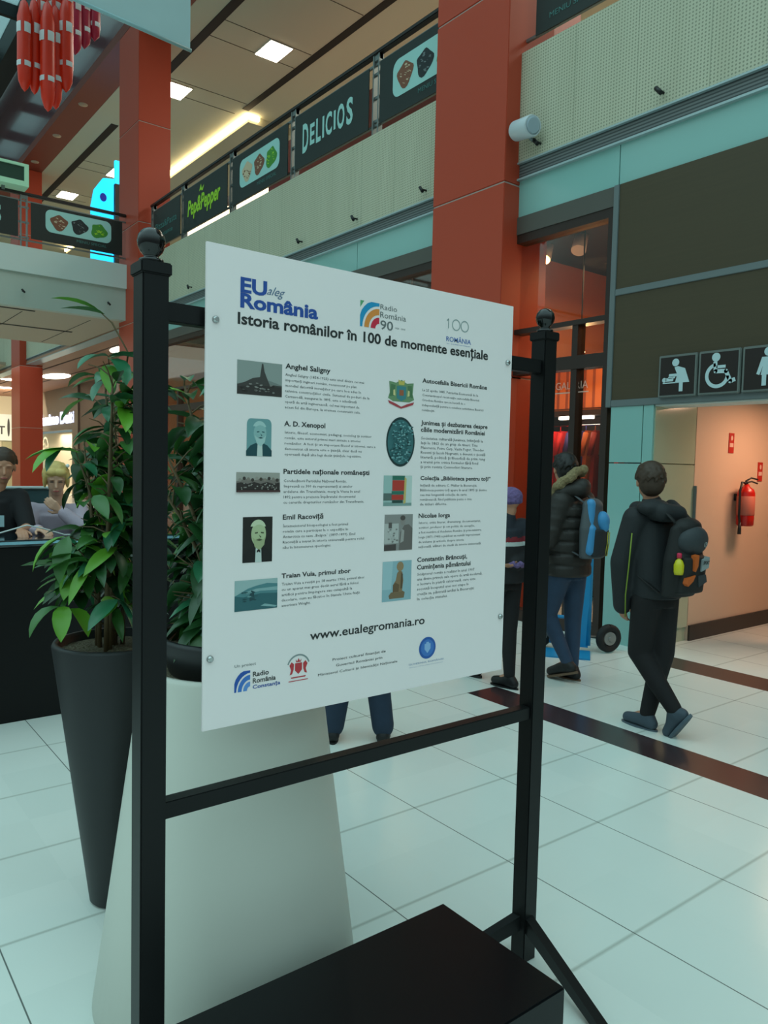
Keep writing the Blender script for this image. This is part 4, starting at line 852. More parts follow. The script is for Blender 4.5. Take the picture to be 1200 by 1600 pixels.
def plant(c, z0, seed, canes, lb, extra=(), spread=1.0, ztop=1.0, wts=(5, 4, 2, 2), fmin=.22, lx0=-1, ok=lambda p: True):
    rnd = random.Random(seed); t = thing('potted_plant', lb, 'plant', (c[0], c[1], z0))
    sb = MB(); lf = MB()
    pick = lambda: rnd.choices(range(4), wts)[0]
    for i in range(canes):
        a = rnd.random()*6.28; r0 = rnd.uniform(.02, .075); top = rnd.uniform(.55, 1.0)*ztop
        x, y = c[0]+r0*cos(a), c[1]+r0*sin(a); lean = rnd.uniform(.08, .26)*spread
        lx = max(lean*cos(a), lx0)
        pts = [V((x+lx*q*q, y+lean*sin(a)*q*q, z0-.03+top*q)) for q in (0, .2, .4, .6, .8, 1)]
        sb.tube(pts, [.009, .008, .007, .006, .005, .003], 7)
        for q in range(2, 30):
            f = q/29; 
            if f < fmin: continue
            k = min(int(f*5), 4); p = pts[k].lerp(pts[k+1], f*5-k)
            a2 = rnd.random()*6.28; bl = rnd.uniform(.03, .17)*(1.2-.5*f)
            d = V((cos(a2), sin(a2), rnd.uniform(.1, .9))).normalized(); e_ = p+d*bl
            if not ok(e_): continue
            sb.tube([p, p+d*bl*.5+V((0, 0, .01)), e_], [.003, .0025, .0015], 5, cap=False)
            for j in range(rnd.choice((2, 3, 3, 4))):
                a3 = a2+rnd.uniform(-1.3, 1.3); b_ = e_-d*bl*rnd.uniform(0, .5); tip = b_+V((cos(a3), sin(a3), 0))*.14
                if not ok(tip): continue
                leaf(lf, b_, (cos(a3), sin(a3), rnd.uniform(-.25, .6)), rnd.uniform(.10, .19), rnd.uniform(.038, .06), rnd.uniform(.5, 2.2), pick(), rnd.uniform(-.6, .6))
    for pts, leaves in extra:
        sb.tube(pts, [.004]+[.003]*(len(pts)-2)+[.0015], 6)
        for (b, d, L_, W_, dr, mi) in leaves: leaf(lf, b, d, L_, W_, dr, mi)
    sb.build('canes', STEM, t); lf.build('foliage', LG, t); return t
ex = [([V((.93, 2.75, 1.75)), V((.95, 2.72, 2.0)), V((.90, 2.74, 2.10)), V((.86, 2.76, 2.14))], [(V((.87, 2.76, 2.135)), (-1, .3, .55), .17, .05, .6, 2), (V((.88, 2.76, 2.13)), (-1, -.3, .1), .17, .05, .3, 1)]),
      ([V((.93, 2.75, 1.5)), V((.90, 2.72, 1.8)), V((.88, 2.72, 1.98))], [(V((.88, 2.72, 1.98)), (-.9, -.3, .1), .14, .06, 1.2, 3), (V((.88, 2.72, 1.98)), (.9, -.5, .3), .17, .07, 1, 3), (V((.88, 2.72, 1.97)), (.3, -.9, .2), .15, .07, 2.5, 3), (V((.88, 2.72, 1.97)), (.9, .1, .45), .18, .06, .7, 1), (V((.88, 2.72, 1.95)), (-.2, -.8, -.3), .13, .06, 2, 2)]),
      ([V((.93, 2.75, 1.2)), V((.82, 2.72, 1.5)), V((.76, 2.70, 1.66))], [(V((.78, 2.70, 1.64)), (-1, .1, .35), .18, .06, 1.0, 2), (V((.76, 2.70, 1.65)), (-.9, -.4, .25), .19, .06, 1.5, 2), (V((.725, 2.70, 1.66)), (-.7, -.3, -.5), .11, .05, 1.0, 3)]),
      ([V((.93, 2.75, 1.05)), V((.82, 2.68, 1.25)), V((.72, 2.66, 1.36))], [(V((.73, 2.66, 1.36)), (-.4, -.6, -.2), .18, .06, 2.5, 1), (V((.72, 2.66, 1.36)), (-.9, .1, -.1), .16, .06, 2.0, 2), (V((.76, 2.66, 1.33)), (.8, -.5, .1), .17, .06, 2.0, 2)]),
      ([V((.92, 2.75, 1.0)), V((.80, 2.70, 1.08)), V((.70, 2.68, 1.12))], [(V((.71, 2.68, 1.12)), (-.9, -.2, .2), .15, .06, 2.2, 1), (V((.72, 2.68, 1.12)), (-.3, -.8, .1), .15, .06, 2.4, 2), (V((.74, 2.68, 1.11)), (.4, -.8, .1), .13, .06, 2.4, 2)])]
plant(P1c, .93, 5, 8, 'leafy green plant with several canes in the left black planter', ex, .9, 1.06, lx0=-.03, ok=lambda p: not (p.x < .775 and 1.38 < p.z < 2.1) and p.z > 1.08 and p.z < 2.0 and p.x > .64)
plant(PWc, 1.07, 9, 9, 'darker leafy plant seen between the left black post and the info panel', (), .8, .86, (9, 2, .3, 3), fmin=.1, ok=lambda p: p.y > 1.74 and p.z < 1.93 and p.x > .84)
# ------------------------------------------------------------------ counter
t = thing('counter', 'long dark counter with glossy top at the left, where the women work', 'counter', (.5, 5.2, 0))
MB().box(-1.5, 2.35, 4.99, 5.45, 0, 1.08).build('body', mat('counter_black', '070707', .45, spec=.25), t, bevel=.006)
MB().box(-1.52, 2.37, 4.97, 5.47, 1.08, 1.122).build('top', mat('counter_glass_top', '1b2a30', .08, coat=.6), t, bevel=.006)
MB().box(-1.5, 2.35, 4.965, 4.97, 1.095, 1.112).build('edge_trim', mat('bright_counter_edge', '8fc3d4', .2, metal=.4), t)
t = thing('office_chair', 'dark teal chair back with pale rim behind the blonde woman', 'chair', (1.42, 6.05, 0))
CT = mat('teal_chair', '2f5055', .5)
mb = MB(); mb.poly(rrect(-.26, 0, .26, .52, .12), (1.36, 6.05, .88), (1, 0, 0), (0, 0, 1), .05); mb.build('backrest', CT, t)
o = []; pr = rrect(-.26, 0, .26, .52, .12); MB().tube([(1.36+p[0], 6.04, .88+p[1]) for p in pr+[pr[0]]], .011, 8).build('rim', mat('pale_rim', 'b7c7c6', .4), t)
MB().box(1.12, 1.62, 5.62, 6.05, .50, .58).build('seat', CT, t, bevel=.02)
MB().tube([(1.37, 5.84, .5), (1.37, 5.84, .06)], .03, 10).tube([(1.37, 6.08, .95), (1.37, 6.08, .55), (1.37, 5.9, .52)], .02, 8).build('column', BLACK, t)
for k in range(5):
    a = 2*pi*k/5; MB().tube([(1.37, 5.84, .08), (1.37+.28*cos(a), 5.84+.28*sin(a), .05)], [.025, .018], 8).ell((1.37+.28*cos(a), 5.84+.28*sin(a), .03), .03, 10).build('leg', BLACK, t)
t = tag(MB().tube([(.80, 5.1, 1.127), (1.0, 5.08, 1.16), (1.15, 5.1, 1.20), (1.25, 5.12, 1.175), (1.38, 5.12, 1.13), (1.55, 5.15, 1.128)], .005, 6).build('cable', mat('white_cable', 'c6d0d0', .5), None, label='thin white cable looping on the counter top by the hands of the women', cat='cable'))
# ------------------------------------------------------------------ people
SKIN = mat('skin', 'b98468', .5); SKIN2 = mat('skin_pale', 'c79a80', .5)
def frame(P0, fwd):
    A = V((P0[0], P0[1], 0)).normalized(); Rr = V((A.y, -A.x, 0)); P = V((P0[0], P0[1], 0))
    def pt(q): return P+Rr*q[0]+A*q[1]+V((0, 0, q[2]))
    f = (Rr*fwd[0]+A*fwd[1]).normalized()
    return pt, f
def axes(f, upv=V((0, 0, 1))):
    s = f.cross(upv).normalized(); u = s.cross(f).normalized()
    return Matrix((s, f, u)).transposed()
def hand(w_, d, n, side, k=1.0, curl=.5):
    """wrist point, finger direction, palm normal, thumb side (+1/-1)"""
    d = V(d).normalized(); n = V(n).normalized(); s = d.cross(n).normalized()*side; w_ = V(w_); o = []
    pc = w_+d*.045*k
    for q in (-.028, -.010, .009, .026): o.append(('c', w_+d*.01*k, .016*k, w_+d*.075*k+s*q*k, .012*k))
    for q, L_ in ((.028, .066), (.010, .076), (-.009, .070), (-.026, .054)):
        a = w_+d*.078*k+s*q*k; d2 = (d+n*curl*.7).normalized(); b = a+d2*L_*.5*k; d3 = (d+n*curl*2).normalized(); c_ = b+d3*L_*.5*k
        o += [('c', a, .0092*k, b, .0085*k), ('c', b, .0085*k, c_, .0068*k)]
    a = w_+d*.022*k+s*.024*k; b = a+(d*.6+s*.8+n*.3).normalized()*.034*k; o += [('c', a, .0125*k, b, .0105*k), ('c', b, .0105*k, b+(d*.9+s*.3+n*.35).normalized()*.030*k, .0082*k)]
    return o
def headprims(hc, f, k=1.0, tilt=0):
    M = axes(f); f2 = (f*cos(tilt)+V((0, 0, sin(tilt)))).normalized(); M = axes(f2); L_ = lambda x, y, z: hc+M @ V((x*k, y*k, z*k))
    o = [('e', L_(0, -.012, .025), (.074*k, .092*k, .088*k), M), ('e', L_(0, .014, -.035), (.058*k, .072*k, .078*k), M), ('c', L_(0, .048, -.085), .024*k, L_(0, .03, -.08), .034*k),
         ('c', L_(0, .083, .004), .009*k, L_(0, .103, -.028), .012*k), ('e', L_(0, .082, -.062), (.022*k, .010*k, .008*k), M), ('e', L_(-.03, .074, .022), (.022*k, .012*k, .006*k), M), ('e', L_(.03, .074, .022), (.022*k, .012*k, .006*k), M)]
    for s_ in (-1, 1): o.append(('e', L_(s_*.076, -.006, -.012), (.009*k, .018*k, .031*k), M))
    return o, L_, M
def person(P0, fwd, J, k, label, skin=SKIN, voxel=.009, hands=(), tilt=0, headfwd=None, headtilt=0):
    pt, f = frame(P0, fwd); side = f.cross(V((0, 0, 1))).normalized()
    g = {a: pt(b) for a, b in J.items()}
    hf = f if headfwd is None else frame(P0, headfwd)[1]
    hp, HL, HM = headprims(g['head'], hf, k, headtilt)
    pr = list(hp)+[('c', g['neck'], .052*k, HL(0, -.02, -.07), .048*k)]
    sh = (g['shR']+g['shL'])/2
    pr += [('f', g['pelvis'], (.135*k, .09*k), (g['pelvis']+sh)/2, (.118*k, .085*k), side, f), ('f', (g['pelvis']+sh)/2, (.118*k, .085*k), sh-V((0, 0, .03)), (.15*k, .09*k), side, f), ('c', g['shL'], .055*k, g['shR'], .055*k), ('c', sh, .06*k, g['neck'], .05*k)]
    for s_ in 'LR':
        pr += [('c', g['sh'+s_], .048*k, g['el'+s_], .037*k), ('c', g['el'+s_], .037*k, g['ha'+s_], .025*k), ('c', g['hip'+s_], .082*k, g['kn'+s_], .054*k), ('c', g['kn'+s_], .052*k, g['an'+s_], .036*k), ('c', g['an'+s_], .036*k, g['to'+s_], .026*k), ('c', g['an'+s_], .036*k, g['he'+s_], .028*k)]
    hd = dict(hands)
    for s_, sg in (('L', 1), ('R', -1)):
        if s_ in hd: d, n, cu = hd[s_]; d = pt(V(d))-pt((0, 0, 0)); n = pt(V(n))-pt((0, 0, 0))
        else: d = (g['ha'+s_]-g['el'+s_]).normalized(); n = side*sg if True else f; cu = .45
        if (n-d*n.dot(d)).length < .1: n = f
        n = (n-d.normalized()*n.dot(d.normalized())).normalized()
        pr += hand(g['ha'+s_], d, n, (1 if s_ == 'L' else -1), k, cu)
    body = blob('person', pr, skin, voxel, None, 3, label=label, cat='person')
    return body, g, f, side, HL, HM
def trousers(root, g, f, side, k, mt_, r=(.10, .07, .062, .05), name='trousers', top=.06):
    pr = [('f', g['pelvis']-V((0, 0, .07)), (.15*k, .115*k), g['pelvis']+V((0, 0, top)), (.145*k, .105*k), side, f)]
    for s_ in 'LR':
        pr += [('c', g['hip'+s_], r[0]*k, g['kn'+s_], r[1]*k), ('c', g['kn'+s_], r[1]*k*.98, g['kn'+s_].lerp(g['an'+s_], .55), r[2]*k), ('c', g['kn'+s_].lerp(g['an'+s_], .55), r[2]*k, g['an'+s_]+V((0, 0, .01)), r[3]*k)]
    return blob(name, pr, mt_, .010, root, 4)
def jacket(root, g, f, side, k, mt_, chest=(.185, .135), hem=(.185, .145), hemz=.82, arm=(.075, .062, .052), name='jacket', hood=False, mats_by=None, sleeve=1.0, extra=(), neckr=.068):
    sh = (g['shR']+g['shL'])/2; pe = V((g['pelvis'].x, g['pelvis'].y, hemz)); mid = pe.lerp(sh, .5)
    pr = [('f', pe, (hem[0]*k, hem[1]*k), mid, (chest[0]*k*.97, chest[1]*k), side, f), ('f', mid, (chest[0]*k*.97, chest[1]*k), sh-V((0, 0, .02)), (chest[0]*k*.9, chest[1]*k*.85), side, f), ('c', g['shL']-V((0, 0, .01)), arm[0]*k, g['shR']-V((0, 0, .01)), arm[0]*k), ('c', sh-V((0, 0, .02)), .085*k, g['neck'].lerp(sh, .15 if neckr > .05 else .8), neckr*k)]
    for s_ in 'LR':
        e_ = g['el'+s_].lerp(g['ha'+s_], sleeve)
        pr += [('c', g['sh'+s_], arm[0]*k, g['el'+s_], arm[1]*k), ('c', g['el'+s_], arm[1]*k, e_, arm[2]*k)]
    return blob(name, pr+list(extra), mt_, .010, root, 5, mats_by=mats_by)
def shoes(root, g, k, up_m, sole_m, r=.046):
    for s_ in 'LR':
        a, to, he = g['an'+s_], g['to'+s_], g['he'+s_]; dz = V((0, 0, 1))
        d = (to-he); Lf = d.length; d.normalize(); s2 = d.cross(dz).normalized(); u3 = s2.cross(d).normalized()
        up_ = blob('shoe', [('c', he+u3*.010, r*.90*k, he.lerp(to, .55)+u3*.018, r*.95*k), ('c', he+u3*.012, r*.88*k, a-V((0, 0, .005)), .046*k), ('c', he.lerp(to, .5)+u3*.018, r*.98*k, to+u3*.008, r*.80*k), ('c', a-V((0, 0, .01)), .046*k, he.lerp(to, .22)+u3*.02, .046*k), ('c', a-V((0, 0, .02)), .044*k, he.lerp(to, .6)+u3*.02, .040*k)], up_m, .008, root, 4)
        mb = MB(); pts = []
        for i in range(20):
            q = 2*pi*i/20; pts.append(((cos(q)*(Lf/2+.045*k)), sin(q)*(.044 if cos(q) > 0 else .038)*k))
        mb.poly(pts, he.lerp(to, .5)-u3*.020, d, -s2 if False else u3.cross(d), .018); mb.build('sole', sole_m, up_)
def hairmesh(root, HL, HM, k, mt_, parts, name='hair', voxel=.006):
    pr = []; rn = random.Random(8)
    for i in range(260):
        th = rn.uniform(0, 2*pi); ph = rn.uniform(-.25, 1.4); x, y, z = cos(th)*cos(ph), sin(th)*cos(ph), sin(ph)
        if y > .25 and z < .75: continue
        p = HL(x*.090, -.024+y*.096, .034+z*.090); q = HL(x*.095+y*.012, -.028+y*.101-x*.012, .034+z*.092-.022)
        pr.append(('c', p, .0075*k, q, .004*k))
    for c_, r in parts: pr.append(('e', HL(*c_), tuple(x*k for x in r), HM))
    return blob(name, pr, mt_, voxel, root, 2)
SHORT = [((0, -.022, .036), (.090, .098, .090)), ((0, -.055, -.015), (.082, .062, .085)), ((0, .045, .085), (.062, .045, .034)), ((0, -.03, .080), (.072, .075, .052))]
HBRN = mat('brown_hair', '3a281a', .6, var=.3, scale=60); HBLK = mat('black_hair', '14110f', .55); HBLO = mat('blonde_hair', 'c9ac66', .55, var=.2, scale=50)
# --- boy in the foreground right
P0 = (4.28, 2.62)
J = dict(head=(-.135, .0, 1.565), neck=(-.115, -.01, 1.44), shL=(-.205, -.10, 1.335), shR=(.0, .12, 1.335), elL=(-.275, -.10, 1.06), haL=(-.262, -.03, .80), elR=(.07, .17, 1.06), haR=(.0, .28, .86),
         pelvis=(-.065, 0, .86), hipL=(-.115, -.05, .84), hipR=(-.02, .05, .84), knL=(-.15, .0, .49), anL=(.070, -.09, .165), toL=(.045, -.075, .02), heL=(.125, -.115, .15),
         knR=(-.01, .05, .48), anR=(-.085, .02, .09), toR=(-.205, .09, .03), heR=(-.055, -.01, .03))
b, g, f, sd, HL, HM = person(P0, (-.8, .6), J, .97, 'boy in dark jacket and black trousers walking away at right, nearest the camera', headfwd=(-.35, .95))
NAVY = mat('dark_grey_jacket', '1d2023', .75, bump=.15, scale=30); BLKT = mat('black_trousers', '131012', .85)
trousers(b, g, f, sd, .97, BLKT, (.098, .074, .062, .050))
pt, _ = frame(P0, (-.8, .6))
jk = jacket(b, g, f, sd, .97, NAVY, chest=(.175, .14), hem=(.165, .15), hemz=.845, arm=(.078, .07, .06), sleeve=1.08)
blob('hood', [('e', pt((-.10, -.09, 1.405)), (.13, .085, .055)), ('c', pt((-.20, -.02, 1.39)), .05, pt((-.05, -.14, 1.38)), .06), ('c', pt((-.05, -.14, 1.38)), .06, pt((.04, -.06, 1.37)), .055), ('c', pt((.04, -.06, 1.37)), .05, pt((.0, .06, 1.41)), .045)], NAVY, .009, b, 4)
mb = MB(); mb.tube([pt((-.215, -.185, 1.25)), pt((-.225, -.19, 1.05)), pt((-.240, -.13, .86)), pt((-.238, -.10, .72))], .004, 6); mb.build('sleeve_piping', mat('green_piping', '7a8f2a', .6), b)
hairmesh(b, HL, HM, .97, HBRN, SHORT)
shoes(b, g, .97, mat('grey_blue_shoe', '3d4a55', .7), mat('shoe_sole_grey', '4c5a64', .7), .044)
# --- his backpack
t = thing('backpack', 'black and grey backpack with orange patches on the boy nearest the camera', 'backpack', tuple(pt((.11, -.12, .88))))
bk = (pt((.8, -.6, 0))-pt((0, 0, 0))).normalized(); bs = bk.cross(V((0, 0, 1))).normalized()
tiltv = V((0, 0, 1))*.98+bk*.12; tiltv.normalize()
cB = pt((.045, -.125, 1.10))
def bp(x, y, z): return cB+bs*x+bk*y+tiltv*z      # x: across, y: outwards from the back, z: up
BKD = mat('backpack_black', '141414', .7); BKG = mat('backpack_grey', '30363a', .7); ORG = mat('backpack_orange', 'c25a1c', .6)
blob('body', [('f', bp(0, .045, -.22), (.135, .065), bp(0, .045, .0), (.15, .085), bs, bk), ('f', bp(0, .045, .0), (.15, .085), bp(0, .03, .20), (.12, .06), bs, bk), ('e', bp(0, .04, .20), (.11, .07, .06)), ('f', bp(0, .12, -.19), (.11, .045), bp(0, .12, .03), (.11, .04), bs, bk)], BKD, .009, t, 6)
tp = blob('top_panel', [('e', bp(0, .085, .12), (.118, .072, .095), Matrix((bs, bk, tiltv)).transposed())], BKG, .008, t, 4)
SV = bs.cross(tiltv)
def patch(name, x, y, z, pts, mt_, th=.012, lab=None):
    mb = MB(); o = bp(x, y, z); nrm = bk; ux = -bs if (-bs).cross(tiltv).dot(bk) > 0 else bs
    mb.poly(pts, o-bk*.007, ux, tiltv, th); return mb.build(name, mt_, t, bevel=0, label=lab)
patch('orange_patch', .045, .176, -.02, [(-.02, .06), (.015, .065), (.02, 0), (.005, -.035), (-.008, -.03)], ORG, .03)
patch('orange_patch', .07, .176, -.105, [(-.035, -.02), (-.03, .01), (.035, .03), (.02, -.005), (-.02, -.035)], ORG, .03)
patch('light_print', -.04, .177, -.02, [(-.035, .035), (.03, .05), (.035, -.015), (-.03, -.035)], mat('print_grey_light', '8f9a9c', .6), .03)
mb = MB(); text(mb, 'SPORT', bp(-.006, .1785, -.012), -bs, tiltv, width=.055, height=.022, bold=.04); mb.build('print_letters', BKD, t)
patch('lower_print', -.03, .176, -.11, [(-.04, .03), (.03, .035), (.05, -.01), (-.02, -.04)], BKG, .03)
mb = MB(); P_ = disc(0, 0, .014, .014, 16); strip(mb, P_+[P_[0]], .003, bp(-.03, .158, .105), -bs, tiltv); strip(mb, [(0, -.008), (0, .008), (.006, .002)], .003, bp(-.03, .158, .105), -bs, tiltv); mb.build('round_badge', mat('badge_white', 'a9b6b8', .5), t)
for s_ in (-1, 1):
    MB().tube([bp(s_*.08, .02, .22), bp(s_*.085, -.08, .30), bp(s_*.09, -.20, .24), bp(s_*.10, -.26, .05), bp(s_*.12, -.16, -.12), bp(s_*.12, .0, -.2)], .016, 8, flat=.4).build('strap', BKD, t)
t = thing('water_bottle', 'small yellow drink bottle with pink cap in the side pocket of the black backpack', 'bottle', tuple(bp(.13, .05, -.1)))
MB().lathe([(0, 0), (.024, .003), (.028, .02), (.029, .06), (.020, .085), (.010, .095), (.010, .10)], tuple(bp(.125, .115, -.055)-V((0, 0, .02))), 18).build('bottle_body', mat('yellow_drink', 'c9c020', .3), t)
MB().lathe([(0, .10), (.014, .10), (.014, .125), (.010, .13), (0, .13)], tuple(bp(.125, .115, -.055)-V((0, 0, .02))), 16).build('cap', mat('pink_cap', 'c8244a', .4), t)
# --- second boy
P0 = (4.72, 3.70)
J = dict(head=(-.09, .03, 1.63), neck=(-.045, .0, 1.50), shL=(-.10, -.13, 1.385), shR=(.075, .13, 1.385), elL=(-.185, -.17, 1.10), haL=(-.21, .05, .98), elR=(.11, .25, 1.10), haR=(-.08, .30, .98),
         pelvis=(-.03, 0, .86), hipL=(-.085, -.06, .84), hipR=(.02, .06, .84), knL=(-.17, .0, .50), anL=(-.01, -.06, .15), toL=(-.13, .02, .045), heL=(.03, -.09, .11),
         knR=(.02, .10, .48), anR=(.03, .04, .10), toR=(-.09, .11, .03), heR=(.06, .01, .03))
b, g, f, sd, HL, HM = person(P0, (-.8, .6), J, 1.0, 'boy in dark puffer jacket with fur trimmed hood and blue jeans, beside the right post', headfwd=(-.45, .9))
JEAN = mat('blue_jeans', '2d4058', .85, var=.25, scale=14); PUF = mat('dark_puffer', '25211d', .6, bump=.2, scale=20)
trousers(b, g, f, sd, 1.0, JEAN, (.096, .070, .058, .048))
pt, _ = frame(P0, (-.8, .6))
rolls = []
for i, z in enumerate((.86, .95, 1.04, 1.13, 1.22, 1.31)): rolls.append(('f', V((g['pelvis'].x, g['pelvis'].y, z-.03)), (.20, .162), V((g['pelvis'].x, g['pelvis'].y, z+.03)), (.20, .162), sd, f))
for s_ in 'LR':
    for q in (.15, .45, .75): c_ = g['sh'+s_].lerp(g['el'+s_], q); rolls.append(('e', c_, (.088, .088, .05)))
jacket(b, g, f, sd, 1.0, PUF, chest=(.185, .15), hem=(.185, .155), hemz=.815, arm=(.085, .078, .065), sleeve=1.0, extra=rolls)
blob('hood', [('e', pt((.015, -.05, 1.475)), (.11, .10, .075)), ('c', pt((-.10, -.12, 1.45)), .055, pt((.05, -.06, 1.50)), .065), ('c', pt((.05, -.06, 1.50)), .06, pt((.06, .08, 1.50)), .06)], PUF, .009, b, 4)
FUR = mat('fur_trim', '8a7a58', .95, var=.5, scale=50, bump=1.0)
fp = []
rnd = random.Random(6); path = [pt(q) for q in ((-.165, -.08, 1.44), (-.12, -.15, 1.50), (-.05, -.13, 1.565), (.01, -.06, 1.615), (.05, .02, 1.625), (.06, .10, 1.60))]
for i in range(len(path)-1):
    for q in range(7):
        c_ = path[i].lerp(path[i+1], q/7)+V((rnd.uniform(-.01, .01), rnd.uniform(-.01, .01), rnd.uniform(-.012, .012))); fp.append(('e', c_, (rnd.uniform(.026, .038),)*3))
blob('fur_trim', fp, FUR, .008, b, 1)
hairmesh(b, HL, HM, 1.0, HBLK, SHORT)
shoes(b, g, 1.0, mat('dark_shoe', '1b1a1a', .6), mat('tan_sole', '6a5340', .7), .044)
t = thing('backpack', 'blue and grey backpack with yellow stripes on the boy in the puffer jacket', 'backpack', tuple(pt((.15, -.12, .95))))
bk = (pt((.8, -.6, 0))-pt((0, 0, 0))).normalized(); bs = bk.cross(V((0, 0, 1))).normalized(); tiltv = V((0, 0, 1)); cB = pt((.115, -.11, 1.19))
BLU = mat('backpack_blue', '3f8fc4', .55); GRY = mat('backpack_mid_grey', '4d5357', .65)
blob('body', [('f', bp(0, .03, -.22), (.13, .065), bp(0, .03, .0), (.135, .07), bs, bk), ('f', bp(0, .03, .0), (.135, .07), bp(0, .02, .17), (.10, .05), bs, bk), ('e', bp(0, .02, .17), (.10, .06, .06))], GRY, .009, t, 6)
blob('front_pocket', [('f', bp(-.01, .085, -.20), (.095, .04), bp(-.01, .09, .0), (.09, .04), bs, bk)], mat('backpack_dark', '23282c', .7), .008, t, 5)
blob('side_panel', [('c', bp(.085, .065, -.16), .035, bp(.07, .07, .0), .035), ('c', bp(.07, .05, .0), .032, bp(.055, .045, .19), .035)], BLU, .008, t, 4)
blob('top_flap', [('e', bp(-.03, .09, .06), (.055, .055, .075)), ('e', bp(-.03, .10, .02), (.04, .045, .05))], BLU, .008, t, 4)
for q in (-.05, -.072): MB().tube([bp(q, .128, -.02), bp(q+.006, .130, -.1), bp(q+.016, .120, -.2)], .0035, 6).build('yellow_stripe', mat('yellow_stripe', 'b9b43c', .6), t)
for s_ in (-1, 1): MB().tube([bp(s_*.07, .0, .19), bp(s_*.075, -.10, .25), bp(s_*.08, -.22, .19), bp(s_*.10, -.28, .0), bp(s_*.11, -.16, -.14), bp(s_*.11, 0, -.2)], .015, 8, flat=.4).build('strap', GRY, t)
# --- person in purple hat behind the right post
P0 = (4.18, 3.93)
def standing(s, w_=.0, step=.0):
    return dict(head=(0, 0, 1.55*s), neck=(0, 0, 1.42*s), shL=(-.16*s, 0, 1.34*s), shR=(.16*s, 0, 1.34*s), elL=(-.20*s, 0, 1.06*s), haL=(-.19*s, .03, .84*s), elR=(.20*s, 0, 1.06*s), haR=(.19*s, .03, .84*s),
        pelvis=(0, 0, .90*s), hipL=(-.085*s, 0, .87*s), hipR=(.085*s, 0, .87*s), knL=(-.09*s, .02, .48*s), knR=(.09*s, .02, .48*s), anL=(-.09*s-w_, 0, .08), anR=(.09*s+w_, 0, .08), toL=(-.10*s-w_, .13, .03), heL=(-.09*s-w_, -.03, .03), toR=(.10*s+w_, .13, .03), heR=(.09*s+w_, -.03, .03))
J = standing(.90)
J.update(head=(.045, 0, 1.375), neck=(.04, 0, 1.27), shL=(-.08, -.06, 1.19), shR=(.14, .06, 1.19), elL=(-.13, -.08, .97), elR=(.20, .06, .97), haL=(-.04, .05, .92), haR=(.10, -.10, .93), pelvis=(.03, 0, .80), hipL=(-.02, -.05, .78), hipR=(.08, .05, .78),
         knL=(-.11, .0, .43), anL=(-.19, .16, .09), toL=(-.28, .25, .03), heL=(-.15, .13, .04), knR=(.07, -.02, .43), anR=(.085, -.10, .09), toR=(-.02, -.03, .03), heR=(.12, -.12, .03))
b, g, f, sd, HL, HM = person(P0, (-.8, .6), J, .86, 'person in purple knit hat and dark coat, mostly hidden between info panel and right post')
trousers(b, g, f, sd, .86, BLKT, (.095, .075, .06, .05))
NV = mat('navy_coat', '20252f', .8); REDC = mat('dark_red_band', '7a1c28', .7); BLC = mat('black_coat', '17171a', .8); WHC = mat('white_coat_band', 'b9c2c0', .6)
jacket(b, g, f, sd, .86, [NV, REDC, WHC, BLC], chest=(.19, .15), hem=(.20, .165), hemz=.78, arm=(.08, .075, .065), mats_by=lambda p: 0 if p.z > 1.12 else 1 if p.z > 1.085 else 2 if p.z > 1.055 else 3)
PUR = mat('purple_knit', '6d5a88', .9, var=.35, scale=45, bump=.8)
hp = [('e', HL(0, -.01, .045), (.085, .095, .075), HM)]
for i in range(14):
    a = 2*pi*i/14; hp.append(('e', HL(.08*cos(a), -.01+.085*sin(a), .01), (.02, .02, .02)))
blob('knit_hat', hp, PUR, .007, b, 1)
cu = []
for i in range(12):
    a = 2*pi*i/12
    for s_ in 'LR': cu.append(('e', g['ha'+s_]+V((.05*cos(a), .05*sin(a), -.01+.012*(i % 2))), (.022,)*3))
blob('fluffy_cuff', cu, PUR, .008, b, 1)
shoes(b, g, .86, mat('black_shoe', '0f0f10', .6), mat('black_sole', '0a0a0a', .7), .046)
# --- person behind the panel, only legs visible
P0 = (2.605, 3.55)
J = standing(1.02, .055)
b, g, f, sd, HL, HM = person(P0, (0, 1), J, 1.0, 'person in blue jeans standing behind the info panel, only lower legs visible')
trousers(b, g, f, sd, 1.0, mat('dark_blue_jeans', '1f2f42', .85, var=.2, scale=14), (.10, .075, .070, .066))
jacket(b, g, f, sd, 1.0, mat('plain_dark_jacket', '2a2d33', .8)); hairmesh(b, HL, HM, 1.0, HBRN, SHORT)
shoes(b, g, 1.0, mat('black_shoe', '0f0f10', .6), mat('black_sole', '0a0a0a', .7), .044)
# --- person at the right edge in the corridor
P0 = (7.42, 3.22)
J = standing(1.0)
b, g, f, sd, HL, HM = person(P0, (-.3, 1), J, 1.0, 'person in black clothes at the right edge inside the corridor, just a sliver visible')
trousers(b, g, f, sd, 1.0, BLKT); jacket(b, g, f, sd, 1.0, mat('plain_dark_jacket', '2a2d33', .8)); hairmesh(b, HL, HM, 1.0, HBLK, SHORT)
shoes(b, g, 1.0, mat('black_shoe', '0f0f10', .6), mat('black_sole', '0a0a0a', .7), .044)
